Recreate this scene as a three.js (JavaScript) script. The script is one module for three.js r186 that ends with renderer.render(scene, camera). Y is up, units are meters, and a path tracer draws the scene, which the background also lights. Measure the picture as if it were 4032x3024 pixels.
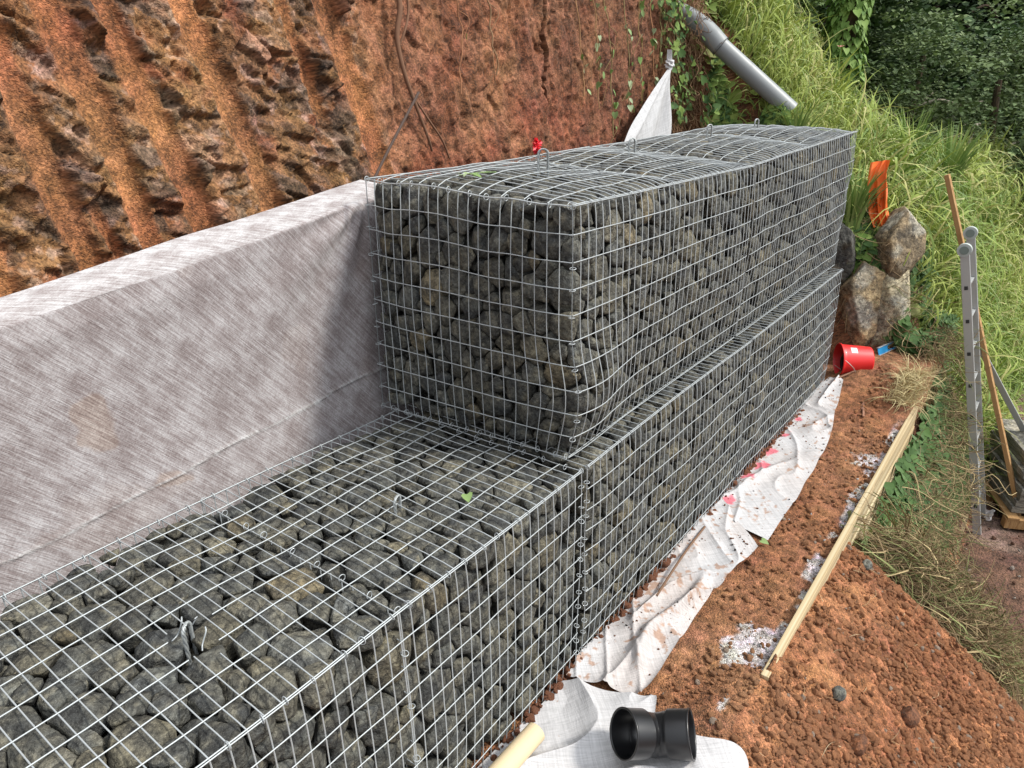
import * as THREE from 'three';
import { RoundedBoxGeometry } from 'three/addons/geometries/RoundedBoxGeometry.js';

// ------------------------------------------------------------------ camera, sky, sun, exposure
const scene = new THREE.Scene();
const camera = new THREE.PerspectiveCamera(55.57, 4 / 3, 0.05, 400);
camera.rotation.order = 'YXZ';
camera.position.set(1.3535, 2.4346, 2.1471);
camera.rotation.set(-23.370 * Math.PI / 180, 37.024 * Math.PI / 180, -0.443 * Math.PI / 180);
scene.add(camera);

const SUN = new THREE.Vector3(0.62, 0.74, -0.30).normalize();
{ // bright thin overcast: a white veil, brighter toward the zenith and round the hidden sun
  const w = 256, h = 128, data = new Float32Array(w * h * 4);
  for (let j = 0; j < h; j++) for (let i = 0; i < w; i++) {
    const th = (j + 0.5) / h * Math.PI - Math.PI / 2, ph = ((i + 0.5) / w - 0.5) * 2 * Math.PI;
    const y = Math.sin(th), x = Math.cos(th) * Math.cos(ph), z = Math.cos(th) * Math.sin(ph);
    const up = Math.max(0, y), s = Math.max(0, x * SUN.x + y * SUN.y + z * SUN.z);
    const L = (y < 0 ? 0.25 : 0.45 + 0.62 * up) + 1.2 * Math.pow(s, 10) + 0.3 * Math.pow(s, 3);
    const k = (j * w + i) * 4;
    data[k] = L * 0.95; data[k + 1] = L * 0.99; data[k + 2] = L * 1.05; data[k + 3] = 1;
  }
  const sky = new THREE.DataTexture(data, w, h, THREE.RGBAFormat, THREE.FloatType);
  sky.mapping = THREE.EquirectangularReflectionMapping; sky.magFilter = THREE.LinearFilter; sky.needsUpdate = true;
  scene.background = sky; scene.environment = sky;
}
const sun = new THREE.DirectionalLight(new THREE.Color(1, 0.95, 0.86), 2.7);
sun.position.copy(SUN).multiplyScalar(30).add(new THREE.Vector3(0, 0, -3)); sun.target.position.set(0, 0, -3);
sun.castShadow = true; sun.shadow.radius = 13; sun.shadow.mapSize.set(4096, 4096);
Object.assign(sun.shadow.camera, { left: -14, right: 14, top: 14, bottom: -14, near: 1, far: 80 });
scene.add(sun, sun.target);
const renderer = new THREE.WebGLRenderer();
renderer.toneMapping = THREE.LinearToneMapping;
renderer.toneMappingExposure = 1.45;
renderer.shadowMap.enabled = true;

// ------------------------------------------------------------------ helpers
function RNG(s) { return () => { s |= 0; s = s + 0x6D2B79F5 | 0; let t = Math.imul(s ^ s >>> 15, 1 | s); t = t + Math.imul(t ^ t >>> 7, 61 | t) ^ t; return ((t ^ t >>> 14) >>> 0) / 4294967296; }; }
function h3(x, y, z) { let h = Math.imul(x, 374761393) ^ Math.imul(y, 668265263) ^ Math.imul(z, 1103515245); h = Math.imul(h ^ h >>> 13, 1274126177); h = Math.imul(h ^ h >>> 16, 2246822519 | 0); return ((h ^ h >>> 15) >>> 0) / 4294967296; }
const sm = (t) => t * t * (3 - 2 * t);
const clamp = (x, a = 0, b = 1) => Math.min(b, Math.max(a, x));
const sst = (a, b, x) => sm(clamp((x - a) / (b - a)));
const mix = (a, b, t) => a + (b - a) * t;
const mix3 = (a, b, t) => [mix(a[0], b[0], t), mix(a[1], b[1], t), mix(a[2], b[2], t)];
function noise(x, y = 0, z = 0) { // value noise in -1..1
  const X = Math.floor(x), Y = Math.floor(y), Z = Math.floor(z), u = sm(x - X), v = sm(y - Y), w = sm(z - Z);
  const a = mix(mix(h3(X, Y, Z), h3(X + 1, Y, Z), u), mix(h3(X, Y + 1, Z), h3(X + 1, Y + 1, Z), u), v);
  const b = mix(mix(h3(X, Y, Z + 1), h3(X + 1, Y, Z + 1), u), mix(h3(X, Y + 1, Z + 1), h3(X + 1, Y + 1, Z + 1), u), v);
  return mix(a, b, w) * 2 - 1;
}
function fbm(x, y, z, o = 4) { let s = 0, a = 0.5; for (let i = 0; i < o; i++) { s += a * noise(x, y, z); x = x * 2.03 + 11.3; y = y * 2.03 + 5.7; z = z * 2.03 + 3.1; a *= 0.5; } return s; }
function pnoise(x, y, px, py, seed) { // periodic value noise 0..1
  const X = Math.floor(x), Y = Math.floor(y), u = sm(x - X), v = sm(y - Y), m = (a, n) => ((a % n) + n) % n;
  return mix(mix(h3(m(X, px), m(Y, py), seed), h3(m(X + 1, px), m(Y, py), seed), u), mix(h3(m(X, px), m(Y + 1, py), seed), h3(m(X + 1, px), m(Y + 1, py), seed), u), v);
}
const pf = (u, v, n, seed, oct = 4, ax = 1, ay = 1) => { let s = 0, a = 0.5, t = 0; for (let i = 0; i < oct; i++) { s += a * pnoise(u * n * ax, v * n * ay, n * ax, n * ay, seed + i); t += a; a *= 0.55; n *= 2; } return s / t; };
function tex(n, fn, srgb, rep = 1) {
  const d = new Uint8Array(n * n * 4);
  for (let j = 0; j < n; j++) for (let i = 0; i < n; i++) { const c = fn(i / n, j / n), k = (j * n + i) * 4; const a = Array.isArray(c) ? c : [c, c, c]; d[k] = clamp(a[0]) * 255; d[k + 1] = clamp(a[1]) * 255; d[k + 2] = clamp(a[2]) * 255; d[k + 3] = 255; }
  const t = new THREE.DataTexture(d, n, n); t.wrapS = t.wrapT = THREE.RepeatWrapping; t.magFilter = THREE.LinearFilter; t.minFilter = THREE.LinearMipmapLinearFilter; t.generateMipmaps = true;
  if (srgb) t.colorSpace = THREE.SRGBColorSpace; t.repeat.set(rep, rep); t.needsUpdate = true; return t;
}
const V = (x, y, z) => new THREE.Vector3(x, y, z);
const names = new Map();
const numbered = (n) => { const k = names.get(n) || 0; names.set(n, k + 1); return k ? n + '_' + String(k).padStart(3, '0') : n; };
function add(o) { o.traverse((c) => { if (c.isMesh) { c.castShadow = c.receiveShadow = true; } }); return o; }
function mesh(name, geo, mat, parent) { const m = new THREE.Mesh(geo, mat); m.name = parent ? name : numbered(name); m.castShadow = m.receiveShadow = true; (parent || scene).add(m); return m; }
function tag(o, label, category, group) { o.userData.label = label; o.userData.category = category; if (group) o.userData.group = group; return o; }
function kind(o, k, label) { o.userData.kind = k; if (label) o.userData.label = label; return o; }
function thing(name, label, category, [x, y, z] = [0, 0, 0], ry = 0, group) { const g = new THREE.Group(); g.name = numbered(name); g.position.set(x, y, z); g.rotation.y = ry; scene.add(g); return tag(g, label, category, group); }
class GB { // growing indexed geometry
  constructor() { this.p = []; this.i = []; this.c = []; this.u = []; this.n = 0; }
  v(x, y, z, c, u = 0, w = 0) { this.p.push(x, y, z); if (c) this.c.push(c[0], c[1], c[2]); this.u.push(u, w); return this.n++; }
  t(a, b, c) { this.i.push(a, b, c); }
  q(a, b, c, d) { this.i.push(a, b, c, a, c, d); }
  geo(flat) {
    let g = new THREE.BufferGeometry(); g.setAttribute('position', new THREE.Float32BufferAttribute(this.p, 3));
    g.setAttribute('uv', new THREE.Float32BufferAttribute(this.u, 2));
    if (this.c.length) g.setAttribute('color', new THREE.Float32BufferAttribute(this.c, 3));
    g.setIndex(this.i); if (flat) g = g.toNonIndexed(); g.computeVertexNormals(); return g;
  }
  tube(P, r, seg = 5, col, closed = false, cap = true) { // P: array of Vector3; r number or function(t)
    const n = P.length, T = V(0, 0, 0), N = V(0, 0, 0), B = V(0, 0, 0), q = new THREE.Quaternion(); let prevT = null; const rings = []; let len = 0;
    for (let k = 0; k < n; k++) {
      const a = P[closed ? (k - 1 + n) % n : Math.max(0, k - 1)], b = P[closed ? (k + 1) % n : Math.min(n - 1, k + 1)];
      T.subVectors(b, a).normalize();
      if (!prevT) { N.set(Math.abs(T.y) < 0.9 ? 0 : 1, Math.abs(T.y) < 0.9 ? 1 : 0, 0).cross(T).normalize(); prevT = T.clone(); } else { q.setFromUnitVectors(prevT, T); N.applyQuaternion(q).normalize(); prevT.copy(T); }
      B.crossVectors(T, N); if (k) len += P[k].distanceTo(P[k - 1]);
      const rr = typeof r === 'function' ? r(k / (n - 1)) : r, ring = [];
      for (let s = 0; s <= seg; s++) { const an = s / seg * 2 * Math.PI, cx = Math.cos(an) * rr, cy = Math.sin(an) * rr; ring.push(this.v(P[k].x + N.x * cx + B.x * cy, P[k].y + N.y * cx + B.y * cy, P[k].z + N.z * cx + B.z * cy, col, s / seg, len)); }
      rings.push(ring);
    }
    const m = closed ? n : n - 1;
    for (let k = 0; k < m; k++) { const a = rings[k], b = rings[(k + 1) % n]; for (let s = 0; s < seg; s++) this.q(a[s], a[s + 1], b[s + 1], b[s]); }
    if (!closed && cap) for (const [ring, k, f] of [[rings[0], 0, 1], [rings[n - 1], n - 1, 0]]) { const c = this.v(P[k].x, P[k].y, P[k].z, col); for (let s = 0; s < seg; s++) f ? this.t(c, ring[s + 1], ring[s]) : this.t(c, ring[s], ring[s + 1]); }
    return this;
  }
}
const spline = (pts, n) => new THREE.CatmullRomCurve3(pts.map((p) => p.isVector3 ? p : V(...p))).getPoints(n);
function sheet(nu, nv, fn) { // fn(u,v) -> {p:[x,y,z], c, uv}
  const g = new GB();
  for (let j = 0; j <= nv; j++) for (let i = 0; i <= nu; i++) { const r = fn(i / nu, j / nv); g.v(r.p[0], r.p[1], r.p[2], r.c, r.uv[0], r.uv[1]); }
  for (let j = 0; j < nv; j++) for (let i = 0; i < nu; i++) { const a = j * (nu + 1) + i; g.q(a, a + 1, a + nu + 2, a + nu + 1); }
  return g;
}
function beam(a, b, w, h, up = V(0, 1, 0), r = 0.004) { // rounded box from a to b as a geometry in world space
  const A = V(...a), B = V(...b), d = B.clone().sub(A), L = d.length(); d.normalize();
  const x = up.clone().cross(d).normalize(), y = d.clone().cross(x);
  const g = new RoundedBoxGeometry(w, h, L, 2, Math.min(r, w / 3, h / 3));
  g.applyMatrix4(new THREE.Matrix4().makeBasis(x, y, d).setPosition(A.add(B).multiplyScalar(0.5))); return g;
}

// ------------------------------------------------------------------ materials
const grainT = tex(512, (u, v) => { const f = pf(u, v, 24, 3, 4), s = pf(u, v, 128, 9, 2), l = pf(u, v, 6, 21, 3); let g = 0.60 + 0.62 * (f - 0.5) + 0.3 * (s - 0.5) + 0.4 * (l - 0.5); if (s > 0.84) g += 0.28; return [g * (1 + 0.05 * (l - 0.5)), g, g * (0.97 - 0.12 * (l - 0.5))]; }, true);
const grainB = tex(512, (u, v) => 0.5 * pf(u, v, 16, 33, 5) + 0.5 * Math.abs(pf(u, v, 10, 44, 4) - 0.5) * 2, false);
const soilT = tex(1024, (u, v) => { const f = pf(u, v, 20, 53, 5), s = pf(u, v, 160, 59, 2), l = pf(u, v, 5, 61, 4); const g = 0.70 + 0.55 * (f - 0.5) + 0.55 * (s - 0.5) + 0.3 * (l - 0.5); return [g, g * (0.97 + 0.12 * (l - 0.5)), g * (0.95 + 0.2 * (f - 0.5))]; }, true);
const soilB = tex(1024, (u, v) => 0.45 * pf(u, v, 24, 71, 4) + 0.55 * pf(u, v, 110, 73, 2), false);
const fibreT = tex(1024, (u, v) => { // pressed fibres lying two ways, soil showing through the thin places
  const uu = u + v * 1, a = pf(uu, v, 6, 81, 4, 12, 1), b = pf(u - v, v, 10, 87, 3, 10, 2), c = pf(u, v, 7, 93, 4);
  const e = pf(u, v, 90, 97, 2), t = clamp(0.55 + 1.15 * (a - 0.5) + 0.35 * (b - 0.5) + 0.9 * (c - 0.5) + 0.5 * (e - 0.5));
  return [mix(0.62, 0.91, t), mix(0.575, 0.91, t), mix(0.565, 0.91, t)]; }, true);
const fibreB = tex(512, (u, v) => 0.6 * pf(u + v, v, 10, 181, 3, 12, 1) + 0.4 * pf(u - v, v, 10, 187, 3, 10, 2), false);
const clothT = tex(512, (u, v) => { const a = pf(u + v, v, 10, 101, 3, 10, 1), b = pf(u - v, v, 8, 107, 3, 8, 1), g = 0.86 + 0.16 * (a - 0.5) + 0.14 * (b - 0.5); return [g, g, g]; }, true);
const woodT = tex(512, (u, v) => { const r = pf(u, v, 4, 111, 5, 16, 1), s = pf(u, v, 2, 117, 3), k = pf(u, v, 8, 119, 3, 8, 1); const t = clamp(0.5 + 1.3 * (r - 0.5) + 0.7 * (s - 0.5)); const c = mix3([0.70, 0.58, 0.40], [0.93, 0.87, 0.72], t); return k > 0.72 ? c.map((q) => q * 0.8) : c; }, true);
const barkT = tex(256, (u, v) => { const r = pf(u, v, 6, 131, 4, 4, 1); const g = 0.5 + 0.8 * (r - 0.5); return [g, g * 0.93, g * 0.82]; }, true);
const rgb = (r, g, b) => new THREE.Color().setRGB(r, g, b);
const std = (o) => new THREE.MeshStandardMaterial({ roughness: 0.9, ...o });
const cl = (t, r) => { const c = t.clone(); c.repeat.set(...(Array.isArray(r) ? r : [r, r])); c.needsUpdate = true; return c; };
const M = {
  stone: std({ vertexColors: true, map: cl(grainT, 3.2), bumpMap: cl(grainB, 5), bumpScale: 0.012, roughness: 0.85 }),
  wire: std({ color: rgb(0.42, 0.45, 0.46), metalness: 0.35, roughness: 0.5 }),
  cable: std({ color: rgb(0.34, 0.36, 0.36), metalness: 0.5, roughness: 0.5 }),
  bank: std({ vertexColors: true, map: cl(soilT, 0.9), bumpMap: cl(soilB, 2.2), bumpScale: 0.008, roughness: 0.95 }),
  soil: std({ vertexColors: true, map: cl(soilT, 1.4), bumpMap: cl(soilB, 2.0), bumpScale: 0.014, roughness: 0.97 }),
  yard: std({ vertexColors: true, map: cl(soilT, 0.6), bumpMap: cl(soilB, 0.8), bumpScale: 0.02, roughness: 0.95 }),
  clod: std({ vertexColors: true, roughness: 0.97 }),
  fabric: std({ vertexColors: true, map: cl(fibreT, [2.6, 2.1]), bumpMap: cl(fibreB, 3.2), bumpScale: 0.003, roughness: 0.95, side: THREE.DoubleSide }),
  cloth: std({ vertexColors: true, map: cl(clothT, 2.2), bumpMap: cl(fibreB, 3), bumpScale: 0.0025, roughness: 0.93, side: THREE.DoubleSide }),
  board: std({ map: cl(woodT, [1.6, 0.25]), color: rgb(0.66, 0.67, 0.68), roughness: 0.75 }),
  timber: std({ map: cl(woodT, [2.0, 0.5]), color: rgb(0.50, 0.36, 0.24), roughness: 0.8 }),
  bark: std({ map: cl(barkT, [2, 2]), color: rgb(0.22, 0.17, 0.12), roughness: 0.95 }),
  root: std({ color: rgb(0.16, 0.08, 0.045), roughness: 0.95 }),
  rust: std({ color: rgb(0.17, 0.085, 0.05), roughness: 0.85 }),
  leaf: new THREE.MeshPhysicalMaterial({ vertexColors: true, roughness: 0.65, transmission: 0.3, specularIntensity: 0.35, thickness: 0, side: THREE.DoubleSide }),
  grass: new THREE.MeshPhysicalMaterial({ roughness: 0.75, specularIntensity: 0.4, transmission: 0.35, thickness: 0, side: THREE.DoubleSide }),
  straw: std({ roughness: 0.9, side: THREE.DoubleSide }),
};
// ------------------------------------------------------------------ the setting
const YARD = -1.36;
function axis(list) { const r = []; for (const [a, b, s] of list) { const n = Math.max(1, Math.round(Math.abs(b - a) / s)); for (let k = 0; k < n; k++) r.push(mix(a, b, k / n)); } r.push(list[list.length - 1][1]); return r; }
function gridMesh(A, B, fn) { const g = new GB(); for (const b of B) for (const a of A) { const r = fn(a, b); g.v(r.p[0], r.p[1], r.p[2], r.c, r.uv[0], r.uv[1]); } const n = A.length; for (let j = 0; j < B.length - 1; j++) for (let i = 0; i < n - 1; i++) { const k = j * n + i; g.q(k, k + 1, k + n + 1, k + n); } return g; }
// fractured facets: every cell is a small tilted plane
function facet(u, v, seed, aH, aT) {
  const U = Math.floor(u), W = Math.floor(v); let best = 9, second = 9, val = 0, id = 0;
  for (let i = -1; i <= 1; i++) for (let j = -1; j <= 1; j++) { const cu = U + i, cv = W + j, px = cu + h3(cu, cv, seed), py = cv + h3(cu, cv, seed + 1), d = Math.hypot(u - px, v - py); if (d < best) { second = best; best = d; id = h3(cu, cv, seed + 5); val = (h3(cu, cv, seed + 2) * 2 - 1) * aH + ((u - px) * (h3(cu, cv, seed + 3) * 2 - 1) + (v - py) * (h3(cu, cv, seed + 4) * 2 - 1)) * aT; } else if (d < second) second = d; }
  return { val: val * sst(0, 0.11, second - best), edge: second - best, id };
}
// ---- the cut soil face: runs along z behind the wall and leans back to the left
const GROOVES = [[0.955, 0.13, 0.056, 4, -1], [0.705, 0.17, 0.058, 4, -1], [0.475, 0.22, 0.058, 4, -1], [0.115, 0.23, 0.062, 4, 1.72], [-0.655, 0.23, 0.068, 4, -1], [-0.375, 0.20, 0.034, 4, 2.15], [1.26, 0.10, 0.05, 4, -1], [1.7, 0.10, 0.05, 4, -1], [0.86, 0.15, 0.022, 2.0, -1]];
const bankX = (y, z) => -1.45 - 0.13 * y - (z < -4.35 ? 0.6 * Math.pow(-4.35 - z, 1.4) : 0);
{
  const Z = axis([[2.9, 1.55, 0.05], [1.55, -4.8, 0.0085], [-4.8, -5.6, 0.05]]), Y = axis([[-0.1, 1.5, 0.05], [1.5, 3.15, 0.0085], [3.15, 4.4, 0.05]]);
  const G = gridMesh(Z, Y, (z, y) => {
    const leftW = sst(-0.95, -0.55, z + 0.12 * noise(y * 3, z * 2)), c = Math.cos(0.5), s = Math.sin(0.5);
    const wob = 0.35 * noise(z * 2.2, y * 2.2, 2) + 0.12 * noise(z * 7, y * 7, 5), U = (z * c + y * s), W = (-z * s + y * c);
    const f1 = facet(U * 2.6 + wob, W * 4.4 + wob, 11, 0.024, 0.058), f2 = facet(U * 8 + wob * 2, W * 13 - wob, 31, 0.016, 0.036), f3 = facet(U * 19 + wob * 4, W * 28, 51, 0.009, 0.015), f4 = facet(U * 44 + wob * 6, W * 50, 61, 0.003, 0.004);
    const fb = fbm(z * 9, y * 9, 1, 5), lo = fbm(z * 1.1, y * 1.1, 8, 3);
    const L = 0.018 + 0.04 * lo + f1.val + f2.val + f3.val + f4.val + 0.010 * fb - 0.012 * (1 - sst(0.02, 0.10, f1.edge));
    const st = fbm(z * 14, y * 4, 4, 4), pit = Math.max(0, noise(z * 11, y * 9, 6) - 0.45);
    const g2 = facet(z * 11 + wob, y * 8 + wob * 2, 71, 0.010, 0.016), g3 = facet(z * 26, y * 22 + wob, 91, 0.005, 0.008);
    const Rr = 0.055 * lo + 0.024 * st + g2.val + g3.val - 0.05 * pit + 0.008 * fbm(z * 26, y * 22, 9, 3);
    let d = mix(Rr, L, leftW), gm = 0, gd = 0;
    for (const [z0, k, hw, yt, yb] of GROOVES) {
      const zc = z0 + k * (y - 2.25) + 0.012 * noise(y * 2.4, z0 * 9), w = hw * (1 + 0.16 * noise(y * 3, z0 * 7, 3) + 0.12 * (y - 2.2)), q = (z - zc) / w, qe = q * (1 + 0.10 * noise(y * 7, z0 * 5, 1)), inY = (1 - sst(yt - 0.1, yt, y)) * sst(yb - 0.05, yb + 0.12, y);
      const m = (1 - sst(0.74, 1.26, Math.abs(qe))) * inY; if (m > gm) { gm = m; gd = -0.020 * (1 - Math.min(1, q * q)) * (hw / 0.055) - 0.004 - 0.006 * q + 0.0016 * noise(z * 60 - y * 13, y * 3) + 0.003 * noise(z * 14, y * 5); }
    }
    d = mix(d, gd + 0.035 * lo, gm);
    // open crack on the right and shallow bucket scrapes
    const zc = -2.40 - 0.10 * (y - 2.5) - 0.09 * Math.max(0, y - 2.65) * 2 + 0.025 * noise(y * 9, 1) + 0.012 * noise(y * 31, 4), cr = (1 - sst(0.006, 0.022, Math.abs(z - zc))) * sst(2.1, 2.3, y); d -= 0.13 * cr;
    // colours of the soil itself
    const n1 = fbm(z * 1.9, y * 2.3, 21, 4), n2 = fbm(z * 6 + 3, y * 7, 24, 3);
    let col = mix3([0.36, 0.17, 0.068], [0.47, 0.26, 0.115], clamp(0.5 + 1.3 * n1));
    col = mix3(col, [0.33, 0.195, 0.075], clamp(f1.id * 1.4 - 0.75)); col = mix3(col, [0.44, 0.15, 0.075], clamp(2.2 * n2 - 0.25) * 0.75); col = mix3(col, [0.58, 0.38, 0.28], clamp(f2.id * 3 - 2.2) * 0.7);
    if (f1.id > 0.68 && f2.id > 0.62) col = mix3(col, [0.10, 0.08, 0.068], 0.6);
    if (f3.id > 0.93) col = mix3(col, [0.085, 0.065, 0.05], 0.55); if (f3.id < 0.10) col = mix3(col, [0.66, 0.48, 0.36], 0.55); if (f4.id > 0.93) col = mix3(col, [0.64, 0.44, 0.32], 0.5); col = col.map((q) => q * (0.86 + 0.28 * f3.id));
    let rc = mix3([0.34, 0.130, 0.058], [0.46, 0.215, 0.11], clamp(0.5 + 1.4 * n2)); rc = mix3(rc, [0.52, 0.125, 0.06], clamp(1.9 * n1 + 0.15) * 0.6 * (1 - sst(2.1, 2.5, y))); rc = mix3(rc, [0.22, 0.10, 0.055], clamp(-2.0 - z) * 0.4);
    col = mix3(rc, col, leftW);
    col = mix3(col, mix3([0.62, 0.25, 0.105], [0.60, 0.30, 0.125], clamp(0.5 + n1)), gm * 0.95);
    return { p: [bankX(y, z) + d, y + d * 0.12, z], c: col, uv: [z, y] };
  });
  // turf shelf on top, running back up the hill
  const topG = gridMesh(axis([[2.9, -5.6, 0.3]]), axis([[0, 14, 0.5]]), (z, k) => ({ p: [bankX(4.35, z) + 0.02 - k, 4.33 + 0.75 * k, z], c: [0.10, 0.13, 0.04], uv: [z, k] }));
  const off = G.n; for (let k = 0; k < topG.n; k++) G.v(topG.p[k * 3], topG.p[k * 3 + 1], topG.p[k * 3 + 2], [0.10, 0.13, 0.04], topG.u[k * 2], topG.u[k * 2 + 1]); for (const k of topG.i) G.i.push(k + off);
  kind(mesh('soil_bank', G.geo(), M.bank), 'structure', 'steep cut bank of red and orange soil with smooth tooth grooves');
}
// ---- the natural hillside beyond the cut, falling from left to right
const slopeP = (x) => { const a = 1.13 - 1.1 * x, b = 0.80 - 2.15 * (x - 0.3); const k = 0.12, h = clamp(0.5 + 0.5 * (b - a) / k); let y = mix(b, a, h) - k * h * (1 - h); return y > 6 ? 6 + (y - 6) * 0.55 : y; };
const hillY = (x, z) => {
  let y = slopeP(x - 0.03 * Math.max(0, -5 - z)) - 0.34 * Math.max(0, -5.4 - z) * sst(0.3, -1.1, x) - 0.02 * Math.max(0, -9 - z) * Math.max(0, -9 - z);
  y += 0.10 * fbm(x * 0.9, z * 0.9, 3, 3);
  const front = sst(-4.05, -4.95, z + 0.12 * noise(x * 2.5, 3)); y = mix(Math.min(y, -0.15), y, front);
  return Math.max(y, YARD - 0.15 - 0.05 * Math.max(0, -12 - z));
};
{
  const G = gridMesh(axis([[-18, -4, 0.7], [-4, 1.8, 0.06], [1.8, 3, 0.3]]), axis([[-3.9, -7, 0.06], [-7, -14, 0.2], [-14, -30, 1]]), (x, z) => { const n = fbm(x * 2, z * 2, 5, 3), y = hillY(x, z) + 0.03 * fbm(x * 7, z * 7, 2, 3); const red = sst(-5.3, -4.9, z) * 0.9 ; return { p: [x, y, z], c: mix3(mix3([0.085, 0.085, 0.035], [0.13, 0.11, 0.05], clamp(0.5 + n)), [0.26, 0.105, 0.05], red), uv: [x + z, y + 0.4 * z] }; });
  kind(mesh('hillside', G.geo(), M.yard), 'structure', 'grassy natural hillside beyond the cut');
}
// ---- the trodden soil ledge, the loose heap outside the board
const heapY = (x, z) => {
  const top = 0.045 - 0.10 * clamp((-0.4 - z) / 1.4) ;
  const a = x - 0.80; let y = top - 0.42 * a - 0.26 * Math.max(0, a - 0.12) - 0.03 * a * a;
  y -= 0.62 * Math.max(0, -1.72 - z) + 0.35 * Math.pow(Math.max(0, -1.72 - z), 2);
  y += 0.035 * fbm(x * 2.2, z * 1.6, 41, 3) * clamp(a * 5);
  const ru = (z + 0.35 * x) * 3.2; y += clamp(a * 3) * (0.022 * noise(ru, x * 0.8, 7) + 0.014 * noise(ru * 2.7, x * 1.4, 9));
  return y;
};
const fabricClear = (x, z) => x < 0.45 ? 1 : 0;
const groundY = (x, z) => {
  const led = 0.0 + 0.018 * fbm(x * 3, z * 3, 15, 3) + 0.13 * sst(-3.35, -4.25, z) * sst(0.05, 0.3, x) + 0.05 * sst(-3.0, -3.6, z) ;
  let y;
  if (z < -0.42) y = x < 0.775 ? led : heapY(x, z); else { const t = sst(0.55, 0.85, x + 0.1 * noise(z * 3, 4)); y = mix(led, heapY(x, z), t); }
  if (x > 0.775 && z < -1.9) y = Math.max(y, -0.42 - 1.75 * (x - 0.78) + 0.08 * fbm(x * 4, z * 4, 9, 3));
  return Math.max(y, YARD - 0.2);
};
const soilCol = (x, z) => {
  const n = fbm(x * 2.2, z * 2.2, 61, 4), m = fbm(x * 8, z * 8, 66, 3); let c = mix3([0.50, 0.215, 0.092], [0.60, 0.305, 0.15], clamp(0.5 + 1.3 * n)); c = mix3(c, [0.36, 0.15, 0.065], clamp(1.6 * m - 0.2) * 0.6);
  if (x > 0.78) c = mix3(c, [0.52, 0.205, 0.085], 0.5);
  return c;
};
const limeAt = (x, z) => { // spilt lime along the board and in one patch
  if (x > 0.775) return 0; const n = fbm(x * 13, z * 13, 77, 4);
  const edge = 1.2 * sst(0.69, 0.75, x + 0.03 * noise(z * 5, 2)) * sst(-3.6, -2.9, z) * (1 - sst(-0.62, -0.42, z)) * sst(-0.35, 0.1, n + 0.25 * noise(z * 2.2, 8));
  const px = (x - 0.67) / 0.13, pz = (z + 0.56) / 0.19, patch = sst(1.15, 0.3, Math.hypot(px, pz) + 0.9 * n) ;
  const p2 = sst(1.2, 0.4, Math.hypot((x - 0.66) / 0.12, (z + 2.75) / 0.12) + 1.3 * n) * 0.7;
  const p3 = sst(1.0, 0.5, Math.hypot((x - 0.70) / 0.03, (z + 0.13) / 0.09) + 0.9 * n);
  return clamp(Math.max(edge, patch, p2, p3));
};
{
  const X = axis([[-0.1, 0.05, 0.05], [0.05, 0.772, 0.0095], [0.772, 0.782, 0.01], [0.782, 1.9, 0.0095], [1.9, 3.2, 0.05]]), Z = axis([[2.6, 0.9, 0.08], [0.9, -3.3, 0.0105], [-3.3, -5.2, 0.02]]);
  const G = gridMesh(X, Z, (x, z) => {
    const heap = x > 0.777 ? 1 : 0, n = fbm(x * 16, z * 16, 5, 4), lumps = facet(x * 26 + n, z * 26 - n, 7, 0.5, 0.6);
    const y = groundY(x, z) + (heap ? 0.022 : 0.010) * n + (heap ? 0.010 : 0.006) * lumps.val;
    const lm = limeAt(x, z); return { p: [x, y, z], c: mix3(soilCol(x, z), [1, 0.99, 0.97], sst(0.15, 0.6, lm)), uv: [x, z] };
  });
  kind(mesh('soil_ledge', G.geo(), M.soil), 'structure', 'trodden orange soil ledge and loose soil heap in front of the wall');
}
// ---- the yard below, out to the horizon
{
  const G = gridMesh(axis([[-60, -2, 6], [-2, 5, 0.08], [5, 60, 5]]), axis([[30, 0, 5], [0, -12, 0.08], [-12, -90, 6]]), (x, z) => { const n = fbm(x * 1.3, z * 1.3, 31, 4), p = sst(0.18, 0.30, fbm(x * 3.3 + 1, z * 3.3, 37, 3)); const y = YARD + (Math.abs(x) < 5 ? 0.03 * n + 0.012 * fbm(x * 9, z * 9, 4, 3) : 0) - 0.06 * Math.max(0, -13 - z); return { p: [x, y, z], c: mix3(mix3([0.17, 0.088, 0.055], [0.235, 0.125, 0.078], clamp(0.5 + n)), [0.36, 0.26, 0.20], p * 0.7), uv: [x, z] }; });
  kind(mesh('dirt_yard', G.geo(), M.yard), 'structure', 'flat brown dirt yard below the bank');
}
// ---- wooded hill closing the valley behind
const farY = (x, z) => -3 + 0.75 * Math.max(0, -17 - z - 0.15 * x) + 0.8 * fbm(x * 0.15, z * 0.15, 2, 3);
kind(mesh('wooded_hill', gridMesh(axis([[-60, 60, 2]]), axis([[-16, -70, 2]]), (x, z) => ({ p: [x, farY(x, z), z], c: [0.07, 0.085, 0.04], uv: [x, z] })).geo(), M.yard), 'structure', 'dark wooded hill closing the view');
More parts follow.
